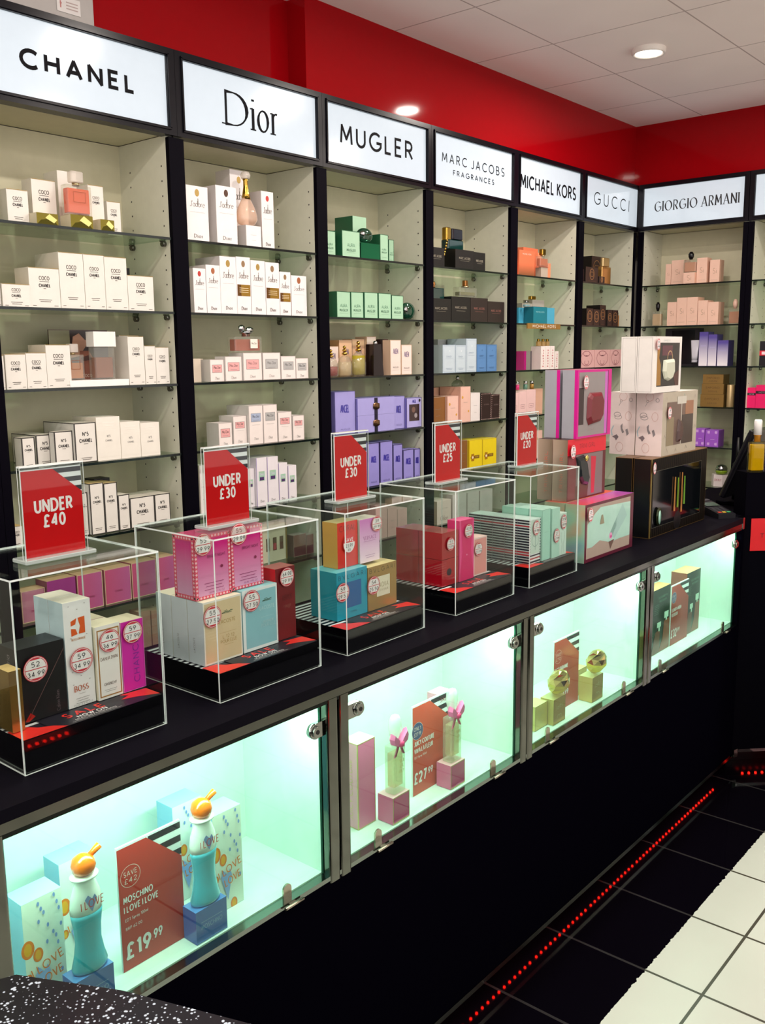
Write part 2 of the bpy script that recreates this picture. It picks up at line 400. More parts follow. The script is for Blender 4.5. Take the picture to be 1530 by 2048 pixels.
def slab(name, *a, m): 
    mb = MB(); mb.box(*a, m); o = mb.build(name); o['kind'] = 'structure'; return o
slab('floor', -2.6, 5.3, -4.4, .4, -.1, 0, m=tiled('floor_tiles', 'bfc0b6', '3c372c', 2.170, -1.5385, .3143, .3143, .008, .3, black_strip))
slab('ceiling', -2.6, 5.3, -4.4, .4, 2.812, 2.9, m=tiled('ceiling_tiles', 'fff2ee', 'bcaaa6', 2.875, -.33, .528, .528, .006, .8))
RED = mat('9c0710', .07, spec=.15)
mb = MB(); mb.box(2.40, 5.2, .03, .12, 2.46, 2.812, RED); o = mb.build('wall_back_upper'); o['kind'] = 'structure'
mb = MB(); mb.box(1.63, 2.40, .115, .16, 2.46, 2.812, RED); o = mb.build('wall_back_recess'); o['kind'] = 'structure'
mb = MB(); mb.box(-2.6, 1.63, .10, .16, 2.46, 2.812, mat('b9b4b0', .6)); o = mb.build('wall_back_left'); o['kind'] = 'structure'
slab('wall_back', -2.6, 5.2, .275, .4, 0, 2.812, m=mat('b5b0a2', .7))
mb = MB(); mb.box(4.905, 5.1, -3.2, .03, 2.46, 2.812, RED); o = mb.build('wall_right_upper'); o['kind'] = 'structure'
slab('wall_right', 5.15, 5.3, -4.4, .4, 0, 2.812, m=mat('c9c2b8', .7))
# small printed notice on the pale wall
mb = MB(); fr = Frame(mb, (1.552, .0985, 2.578)); fr.rect(-.036, -.020, .036, .020, mat('e4dfdc', .5))
fr.text('t', -.024, 0, .02, mat('c07a76', .5), wt=.2); 
for i in range(3): fr.rect(-.008, .006-.008*i, .028, .009-.008*i, mat('b8a4a0', .5))
tag(mb.build('wall_notice'), 'small white paper notice stuck on the pale wall above the leftmost sign', 'notice')

for i, (x, y) in enumerate(LAMPS):
    e = empty('ceiling_downlight', (x, y, 2.812))
    mb = MB(); n = 36
    mb.loft([[(r*math.cos(2*PI*k/n), r*math.sin(2*PI*k/n), z) for k in range(n)] for r, z in ((.052, .0), (.052, -.018), (.062, -.022), (.066, -.016), (.066, 0))], mat('f0e8e0', .3), caps=False, smooth=True)
    mb.build('trim_ring', e)
    mb = MB(); mb.lathe([(.051, -.0165), (.051, -.0125), (.02, -.0120)], mat('ffffff', .5, emit='fff2e6', es=9.0), n=32)
    mb.build('diffuser', e)
    area('downlight', (0, 0, -.03), (0, 0, 0), .085, .085, LAMP_W, (1.0, .90, .82), 'DISK', parent=e)
    if i == 0: tag(e, 'round recessed downlight glowing in the ceiling tile on the right', 'ceiling light')
    else: tag(e, 'round recessed downlight in the ceiling further along the shop', 'ceiling light', 'downlights along the ceiling')

# ------------------------------------------------------------------ shelving units
SZ = [1.979, 1.764, 1.551, 1.339, 1.128, .915, .70]
CREAM = mat('d2cdb0', .55); PANEL = mat('d6d5c2', .5)
FRAME_M = mat('0a0810', .25, spec=.2)
POST_M = mat('08060e', .5, spec=.03)
SHELF_GLASS = glass('d6e6da', .55, .03); SHELF_EDGE = mat('0c1614', .15)
SIGN = mat('9aa2aa', .12, coat=.3, emit='dde9f2', es=.56)
LETTER = mat('0c0b10', .6, spec=.1)
proto_support = None
def unit(idx, loc, rz, W, lp, rp, label, sign_fn, supports):
    e = empty('shelving_unit', loc, rz); h = W/2
    mb = MB(); mb.box(-h, h, .243, .262, .1, 2.268, CREAM); mb.build('back_panel', e)
    for s in (-1, 1):
        mb = MB(); pw = min(lp if s < 0 else rp, .024)
        x0, x1 = (-h-pw, -h) if s < 0 else (h, h+pw)
        if pw > .004:
            mb.box(x0, x1, .012, .262, .1, 2.268, PANEL)
        else: mb.box(x0 if s < 0 else h, -h if s < 0 else h+.003, .012, .262, .1, 2.268, PANEL)
        fx = -h+.0004 if s < 0 else h-.0004
        if s > 0 or idx >= 6:
            for vy in (.035, .19):
                z = .74
                while z < 2.2:
                    pts = [(fx, vy+.0028*math.cos(2*PI*k/8), z+.0028*math.sin(2*PI*k/8)) for k in range(8)]
                    mb.poly(pts if s < 0 else pts[::-1], INK); z += .0425
        mb.build('side_panel', e)
        pw = lp if s < 0 else rp
        mb = MB(); x0, x1 = (-h-pw, -h-.0004) if s < 0 else (h+.0004, h+pw)
        mb.box(x0, x1, -.004, .0115, .0, 2.262, POST_M); mb.build('upright', e)
    mb = MB(); mb.box(-h, h, .01, .243, 2.270, 2.288, CREAM); mb.build('top_panel', e)
    mb = MB(); mb.box(-h, h, .01, .243, .08, .10, CREAM); mb.box(-h, h, .0, .02, .1, .66, BLACK); mb.build('base_cupboard', e)
    for k, z in enumerate(SZ):
        mb = MB(); mb.box(-h+.001, h-.001, .0055, .232, z-.0062, z-.0002, SHELF_GLASS)
        mb.box(-h+.001, h-.001, .002, .0055, z-.0072, z, SHELF_EDGE); sh = mb.build('glass_shelf', e)
        for vy in (.035, .19):
            for s in supports:
                mb = MB(); x = s*(h-.001)
                mb.tube((x, vy, z-.016), (x-s*.011, vy, z-.016), .0085, mat('6f6c66', .25, .9), 12)
                mb.box(min(x, x-s*.016), max(x, x-s*.016), vy-.004, vy+.004, z-.0105, z-.0068, mat('6f6c66', .25, .9))
                mb.build('shelf_support', sh)
    # light box with brand lettering
    sb = MB(); L, R = -h-lp, h+rp
    sb.box(L+.0005, R-.0005, .016, .029, 2.266, 2.5035, FRAME_M)
    for a in ((L+.0005, -h+.0, 2.266, 2.5035), (h, R-.0005, 2.266, 2.5035), (-h, h, 2.266, 2.288), (-h, h, 2.4818, 2.5035)):
        sb.box(a[0], a[1], -.012, .016, a[2], a[3], FRAME_M)
        # thin raised inner bead of the frame
    for a in ((-h-.006, -h-.001, 2.284, 2.486), (h+.001, h+.006, 2.284, 2.486)):
        sb.box(a[0], a[1], -.017, -.012, a[2], a[3], FRAME_M)
    sb.box(-h-.006, h+.006, -.017, -.012, 2.280, 2.286, FRAME_M); sb.box(-h-.006, h+.006, -.017, -.012, 2.484, 2.490, FRAME_M)
    so = sb.build('sign_frame', e)
    mb = MB(); mb.box(-h+.0005, h-.0005, -.004, .0155, 2.2885, 2.4813, SIGN); mb.build('sign_face', so)
    mb = MB(); sign_fn(Frame(mb, (0, -.004, 0), lift=.0008)); mb.build('sign_lettering', so)
    if idx == 3:
        mb = MB(); s_mj2(Frame(mb, (0, -.004, 0), lift=.0008)); mb.build('sign_second_line', so)
    tag(e, label, 'shelving unit')
    return e
c = [1.508, 2.1235, 2.7347, 3.3466, 3.9651, 4.5858]
def s_chanel(f): f.text('CHANEL', 1.5075-c[0], 2.381, .0405, LETTER, .335, wt=.25, gap=.28)
def s_dior(f):
    f.text('D', 2.053-c[1], 2.3825, .095, LETTER, .085, wt=.15, thin=.04, serif=True)
    f.text('ior', 2.174-c[1], 2.335+.0525, .105, LETTER, .106, wt=.11, thin=.04, serif=True, gap=.2)
def s_mugler(f): f.text('MUGLER', 2.729-c[2], 2.390, .058, LETTER, .398, wt=.17, gap=.28)
def s_mj(f):
    f.text('MARC JACOBS', 3.345-c[3], 2.398, .0325, LETTER, .447, wt=.135, gap=.42)
def s_mj2(f):
    f.text('FRAGRANCES', 3.343-c[3], 2.3475, .0185, LETTER, .294, wt=.18, gap=.45)
def s_mk(f): f.text('MICHAEL KORS', 3.952-c[4], 2.382, .052, LETTER, .494, wt=.18, gap=.2)
def s_gucci(f): f.text('GUCCI', 4.583-c[5], 2.388, .056, LETTER, .385, wt=.10, gap=.5)
def s_ga(f): f.text('GIORGIO ARMANI', .328-.311, 2.384, .048, mat('26272c', .4), .44, wt=.15, thin=.045, serif=True, gap=.24)
def s_blank(f): f.text('DONNA KARAN', 0, 2.384, .045, LETTER, .36, wt=.1, gap=.4) if False else f.rect(.30, 2.29, .301, 2.291, LETTER)
XB = 4.8756
unit(0, (c[0], 0, 0), 0, .560, .0268, .0275, 'leftmost shelving unit, black frame, lit white sign with bold black capitals', s_chanel, (1,))
unit(1, (c[1], 0, 0), 0, .561, .0275, .0251, 'second shelving unit from left, sign with large serif capital and small letters', s_dior, (1,))
unit(2, (c[2], 0, 0), 0, .561, .0251, .0245, 'third shelving unit from left, sign with one word in wide sans capitals', s_mugler, (1,))
unit(3, (c[3], 0, 0), 0, .5645, .0245, .0290, 'fourth shelving unit from left, sign with two lines of thin capitals', s_mj, (1,))
unit(4, (c[4], 0, 0), 0, .5573, .0290, .0255, 'fifth shelving unit from left, sign with two bold words on one line', s_mk, (1,))
unit(5, (c[5], 0, 0), 0, .5797, .0255, .0, 'sixth shelving unit, in the corner, sign with five thin grey capitals', s_gucci, (1,))
unit(6, (XB, -.311, 0), -PI/2, .532, .027, .025, 'shelving unit on right wall with a two-word serif sign', s_ga, (-1,))
unit(7, (XB, -.896, 0), -PI/2, .532, .0265, .025, 'shelving unit at the right edge of the photo, its sign cut off', s_blank, (-1,))
unit(8, (c[0]-.6145, 0, 0), 0, .56, .0268, .0265, 'shelving unit beyond the left edge, only its black upright showing', s_blank, (1,))
# ------------------------------------------------------------------ cartons
def txt(f, *a, **k): f.text(*a, **k)
def bars(f, w, y, n, m, step=.0045, t=.0012, wid=.5):
    for i in range(n):
        ww = w*wid*(1-.18*(i % 2)); f.rect(-ww/2, y-i*step-t/2, ww/2, y-i*step+t/2, m)
BROWNINK = mat('4a4138', .5); GOLDINK = mat('a58a4c', .35, .4)
def st_coco(f, w, h):
    s = min(w, .07, h*.95); txt(f, 'COCO', 0, h*.74, s*.13, BROWNINK, s*.42, wt=.19, gap=.15)
    f.rect(-s*.2, h*.74-s*.14, s*.2, h*.74-s*.12, BROWNINK)
    y2 = h*.74-s*.27; txt(f, 'CHANEL', 0, y2, s*.105, INK, s*.46, wt=.26); f.rect(-s*.05, y2-s*.12, s*.05, y2-s*.10, BROWNINK)
    bars(f, w, h*.20, 2, BROWNINK, wid=.42); f.rect(-w*.42, h*.05, -w*.30, h*.05+.001, BROWNINK); f.rect(w*.28, h*.05, w*.42, h*.05+.001, BROWNINK)
    f.rect(-w/2, h-.0012, w/2, h, GOLDINK)
def st_no5(f, w, h):
    f.border(-w/2, 0, w/2, h, .0026, INK); s = min(w, .07)
    txt(f, 'N\u00b05', 0, h*.72, s*.14, INK, s*.26, wt=.2); txt(f, 'CHANEL', 0, h*.72-s*.27, s*.13, INK, s*.58, wt=.24)
    f.rect(-s*.1, h*.72-s*.42, s*.1, h*.72-s*.40, BROWNINK); bars(f, w, h*.12, 2, BROWNINK, wid=.5)
def st_no5cream(f, w, h):
    s = min(w, .07); em = mat('f6f2e8', .4)
    f.rect(-w*.5, h*.70, w*.5, h*.705, em); f.rect(-w*.27, h*.86, w*.27, h*.875, em); f.rect(-w*.22, h*.79, w*.22, h*.80, em)
    txt(f, 'N\u00b05', 0, h*.56, s*.09, GREY, s*.15, wt=.14); txt(f, 'CHANEL', 0, h*.56-s*.18, s*.07, GREY, s*.32, wt=.16)
    f.rect(-w*.45, h*.08, w*.45, h*.082, mat('cfc8bb', .5))
SEALS = {'gold': 'b39552', 'dark': '54392c', 'red': 'c4403a', 'org': 'b06a45', 'lab': '9c7e5c'}
def st_jadore(kind):
    def fn(f, w, h):
        f.disc(0, h*.88, min(w*.13, .0085), mat(SEALS[kind], .3, .4), min(w*.17, .011))
        g = mat('6f675f', .5)
        txt(f, "J'adore", 0, h*.68, h*.10, g, w*.68, wt=.09, thin=.07, gap=.06)
        f.rect(w*.02, h*.66, w*.05, h*.78, g)
        if kind == 'lab':
            f.rect(-w*.46, h*.32, w*.46, h*.52, mat('b08a3c', .25, .8)); f.rect(-w*.46, h*.32, -w*.2, h*.52, mat('6e4a22', .3, .7))
            for i in range(3): f.rect(-w*.32, h*(.385+.035*i), w*.32, h*(.392+.035*i), mat('f0e2c0', .5))
        else: f.rect(-w*.34, h*.53, w*.34, h*.534, mat('b9b2ac', .5))
        txt(f, 'Dior', 0, h*.105, min(.0095, h*.06), g, w*.40, wt=.22, thin=.12, serif=True)
    return fn
def st_miss(col):
    def fn(f, w, h):
        e = mat('b9aaa6', .4); f.border(-w/2, 0, w/2, h, .0016, e)
        tall = h > w*1.5; y0, y1 = (h*.58, h*.80) if tall else (h*.40, h*.76)
        f.rect(-w*.35, y0, w*.35, y1, mat('8a8684', .4)); f.rect(-w*.33, y0+.001, w*.33, y1-.001, mat(col, .4))
        txt(f, 'Miss Dior', 0, (y0+y1)/2+.004, .0085, INK, w*.48, wt=.09, gap=.08); f.rect(-w*.2, y0+.005, w*.2, y0+.006, GREY)
        if tall: f.rect(-w*.28, h*.5, w*.28, h*.504, GREY)
        txt(f, 'Dior', 0, h*.15, .0085, GREY, w*.28, wt=.13, thin=.05, serif=True)
    return fn
def st_holo(f, w, h):
    f.rect(-w/2, 0, -w/2+.002, h, mat('a48fd0', .3, .3)); f.rect(-w*.28, h*.52, w*.28, h*.72, spectrum()); f.rect(-w*.2, h*.53, w*.2, h*.6, mat('6c4f8a', .3, .5))
    txt(f, 'Dior', 0, h*.66, .0085, mat('e6d8f2', .5), w*.36, wt=.15, thin=.06, serif=True); txt(f, 'Dior', 0, h*.1, .008, GREY, w*.36, wt=.13)
def st_aura(f, w, h):
    f.border(-w/2, 0, w/2, h, .002, mat('2f6b48', .3, .3))
    d = mat('4a7f62', .4); s = min(w, .08); txt(f, 'AURA', 0, h*.46, s*.14, d, s*.5, wt=.12, gap=.1); txt(f, 'MUGLER', 0, h*.46-s*.22, s*.11, mat('38664c', .4), s*.58, wt=.17)
    f.rect(-s*.28, h*.17, s*.28, h*.175, d)
def st_mj(c1):
    def fn(f, w, h):
        txt(f, 'MARC JACOBS', 0, h*.56, .0085, mat(c1, .4), w*.6, wt=.16, gap=.3); f.rect(-w*.24, h*.42, w*.24, h*.43, mat(c1, .4))
    return fn
def st_alien(f, w, h):
    e = mat('c9a88a', .4); f.border(-w/2, 0, w/2, h, .0018, e)
    txt(f, 'ALIEN', 0, h*.68, .019, mat('7c6a8a', .4), w*.44, wt=.13, gap=.05); txt(f, 'MUGLER', 0, h*.22, .006, GREY, w*.5, wt=.15); f.rect(-w*.3, h*.14, w*.3, h*.145, GREY)
def st_angel(f, w, h):
    if h > .12: f.border(-w/2, 0, w/2, h, .0015, mat('5a5490', .4))
    txt(f, 'ANGEL', -w*.02, h*.60, h*.20 if h < .14 else .026, mat('4a44a0', .4), min(w*.42, .045), wt=.16, gap=.02); txt(f, 'MUGLER', 0, h*.12, .006, mat('7d78b0', .4), w*.45, wt=.15)
def st_angelo(f, w, h):
    f.border(-w/2, 0, w/2, h, .0026, mat('322c50', .4)); txt(f, 'ANGEL', 0, h*.62, .022, mat('4036a0', .4), w*.46, wt=.17, gap=.02); txt(f, 'MUGLER', 0, h*.1, .006, mat('6f6aa8', .4), w*.5, wt=.15)
def st_angelwin(f, w, h):
    f.border(-w/2, 0, w/2, h, .0015, mat('3a3456', .4)); f.rect(-w*.34, h*.22, w*.34, h*.78, mat('3c2b2c', .2)); f.disc(-w*.05, h*.6, w*.12, mat('8a6a60', .2, .5)); f.disc(w*.1, h*.4, w*.1, mat('c9c2cc', .1, .9))
    txt(f, 'ANGEL', 0, h*.88, .011, mat('4a44a0', .4), w*.24, wt=.15, gap=.03); f.disc(w*.36, h*.9, w*.06, INK)
def st_daisy(dark):
    def fn(f, w, h):
        e = mat('8fa3b8' if not dark else '3e6490', .4); f.border(-w/2, 0, w/2, h, .0014, e); f.border(-w*.42, h*.04, w*.42, h*.96, .0008, e)
        f.disc(w*.05, h*.78, .003, mat('4a6fa0' if dark else 'e6edf2', .4)); txt(f, 'DAISY', 0, h*.58, .006, e if not dark else mat('22406c', .4), w*.4, wt=.14); f.rect(-w*.3, h*.5, w*.3, h*.505, e); bars(f, w, h*.16, 2, e)
    return fn
def st_dots(f, w, h):
    p = mat('d9b9b0', .5); t = .0045; n = max(3, int(h/.009)); k = max(3, int(w/.009))
    for i in range(n): 
        for x in (-w/2+t/2+.0006, w/2-t/2-.0006): f.disc(x, (i+.5)*h/n, t*.42, p, n=6)
    for i in range(k):
        for y in (t/2+.0006, h-t/2-.0006): f.disc(-w/2+(i+.5)*w/k, y, t*.42, p, n=6)
    txt(f, 'DECADENCE', 0, h*.58, .005, mat('7a6560', .5), w*.5, wt=.13)
def st_yellow(f, w, h):
    f.border(-w/2, 0, w/2, h, .0018, mat('c9a81c', .4)); pe = mat('b07a10', .4)
    for i in range(6):
        a = 2*PI*i/6; f.disc(-w*.24+.010*math.cos(a), h*.40+.010*math.sin(a)*1.2, .0065, pe, n=10)
    f.disc(-w*.24, h*.40, .006, mat('f4ead0', .4)); f.rect(-w*.12, h*.36, w*.26, h*.46, mat('7a4a18', .4))
    txt(f, 'HONEY', w*.08, h*.41, .007, mat('e8c83a', .4), w*.28, wt=.13)
def st_rose(f, w, h):
    f.border(-w/2, 0, w/2, h, .0012, mat('d3a99c', .4)); f.disc(-w*.3, h*.7, .006, mat('d9a23a', .4)); f.disc(w*.3, h*.3, .005, mat('d9a23a', .4)); f.rect(-w*.2, h*.55, w*.2, h*.556, GREY)
def st_plain(f, w, h):
    f.border(-w/2, 0, w/2, h, .0008, mat('c9c0b8', .5)); f.rect(-w*.2, h*.55, w*.2, h*.557, GREY); f.rect(-w*.14, h*.3, w*.14, h*.305, GREY)
def st_chloe(f, w, h):
    txt(f, 'LOVE STORY', 0, h*.66, .006, GREY, w*.5, wt=.1); txt(f, 'Chloe', 0, h*.25, .020, mat('8d8078', .4), w*.5, wt=.1, thin=.06)
def st_coral(f, w, h): txt(f, 'MICHAEL KORS', 0, h*.86, .006, mat('f6d8c8', .4), w*.55, wt=.15)
def st_teal(f, w, h): f.border(-w/2, 0, w/2, h, .001, mat('126a78', .3)); txt(f, 'MICHAEL KORS', 0, h*.7, .006, mat('9adce0', .4), w*.6, wt=.15)
def st_silverpink(f, w, h): f.rect(-w/2, 0, -w*.24, h, mat('d0208c', .25, .4)); f.rect(w*.3, 0, w/2, h, mat('8a7f84', .2, .6))
def st_redprint(f, w, h):
    for i in range(7): f.rect(-w*.12+.002*((i*3) % 4), h*(.1+.115*i), w*.16, h*(.1+.115*i)+.006, mat('c9787c', .5))
def st_pinklabel(f, w, h): f.border(-w*.26, h*.30, w*.26, h*.46, .0012, mat('9a6a70', .4)); f.rect(-w*.16, h*.37, w*.16, h*.385, mat('9a6a70', .4))
def gg(f, cx, cy, rx, ry, m, t):
    f.ring(cx, cy, rx, t, m, ry, a0=20, a1=340); f.ring(cx, cy+ry*.15, rx*.45, t*.8, m, ry*.4, a0=200, a1=520, n=14)
    f.rect(cx-rx*.62, cy-ry*.42, cx-rx*.1, cy-ry*.42+t, m); f.rect(cx+rx*.1, cy-ry*.42, cx+rx*.62, cy-ry*.42+t, m)
def st_guccidark(f, w, h):
    m = mat('b98a5c', .3, .5); r = min(w*.34, h*.3); f.ring(0, h*.55, r, .004, m, r*1.15); f.ring(-r*.28, h*.55, r*.42, .003, m, r*.5, a0=60, a1=300); f.ring(r*.28, h*.55, r*.42, .003, m, r*.5, a0=-120, a1=120)
    f.rect(-w*.3, h*.08, w*.3, h*.1, mat('6a4a3a', .4))
def st_guccipink(f, w, h):
    m = mat('bb7a80', .35, .3); r = w*.36; f.ring(0, h*.52, r, .0035, m, h*.42); f.ring(0, h*.30, r*.34, .004, m, h*.14, a0=140, a1=400)
    f.ring(-r*.1, h*.86, r*.5, .004, m, h*.2, a0=190, a1=300); f.ring(r*.1, h*.86, r*.5, .004, m, h*.2, a0=240, a1=350)
def st_si(f, w, h): txt(f, 'Si', 0, h*.52, min(.026, w*.5), mat('b4967e', .35, .3), w*.34, wt=.07); f.rect(-w*.34, h*.12, w*.34, h*.13, mat('c7aa98', .5))
def st_violet(f, w, h): f.rect(-w*.3, h*.58, w*.3, h*.6, mat('b9b0dc', .4)); f.border(-w/2, 0, w/2, h, .0008, mat('5a4f96', .3))
def st_blackset(f, w, h):
    f.rect(-w*.3, h*.05, w*.38, h*.95, mat('0c0a12', .15))
def st_gold(f, w, h): txt(f, 'EMPORIO', 0, h*.62, .010, mat('6a4c26', .4), w*.6, wt=.15); txt(f, 'ARMANI', 0, h*.28, .009, mat('7a5c34', .4), w*.4, wt=.14)
def st_orchid(f, w, h):
    p = mat('dcaaf0', .4)
    for i in (-1, 1):
        for y in (.16, .86): 
            f.disc(i*w*.28, h*y, .005, p, .008, n=8); f.disc(i*w*.28+.006, h*y, .003, p, .009, n=8)
    f.rect(-w*.1, h*.42, w*.22, h*.45, p)
def st_blackred(f, w, h): f.rect(-w/2, h*.42, w/2, h*.62, mat('d8283c', .3)); f.rect(-w*.2, h*.46, w*.3, h*.58, mat('f0d8dc', .4))
def st_hotpink(f, w, h): f.rect(-w/2, h*.62, w/2, h*.74, mat('2a1420', .4)); txt(f, 'VICTOR', 0, h*.68, .006, mat('c9a0b0', .4), w*.6, wt=.14)
def st_goldjar(f, w, h):
    f.poly([(-w/2, 0), (w/2, 0), (w*.2, h*.6), (-w*.3, h*.4)], mat('4a4414', .15, .9)); f.poly([(w*.1, h*.95), (w*.45, h*.5), (w*.3, h*.2), (-w*.1, h*.6)], mat('e8dc8a', .15, .9))
def st_pink(f, w, h):
    f.border(-w/2, 0, w/2, h, .0022, mat('e2c2a0', .4)); txt(f, 'CHANEL', w*.02, h*.34, .0055, mat('a83a6a', .4), w*.3, wt=.2)
def st_window(f, w, h):
    for i, c in enumerate(('7a5c4c', 'c95c66', '6e4a3c')):
        x = w*(-.24+.26*i); f.poly([(x-.009, h*.3), (x+.009, h*.3), (x+.009, h*.66), (x-.009, h*.66)], mat('8a7460', .3, .4)); f.rect(x-.007, h*.32, x+.007, h*.5, mat(c, .3))
    f.rect(w*.44, 0, w*.5, h, GOLDINK)
def st_brownset(f, w, h): f.rect(-w/2, 0, w/2, h*.45, mat('5c1a2c', .3)); f.border(-w/2, 0, w/2, h, .0012, mat('a88c80', .4))
def st_bag(f, w, h): pass
def none(f, w, h): pass
W0 = 'e4dfd6'
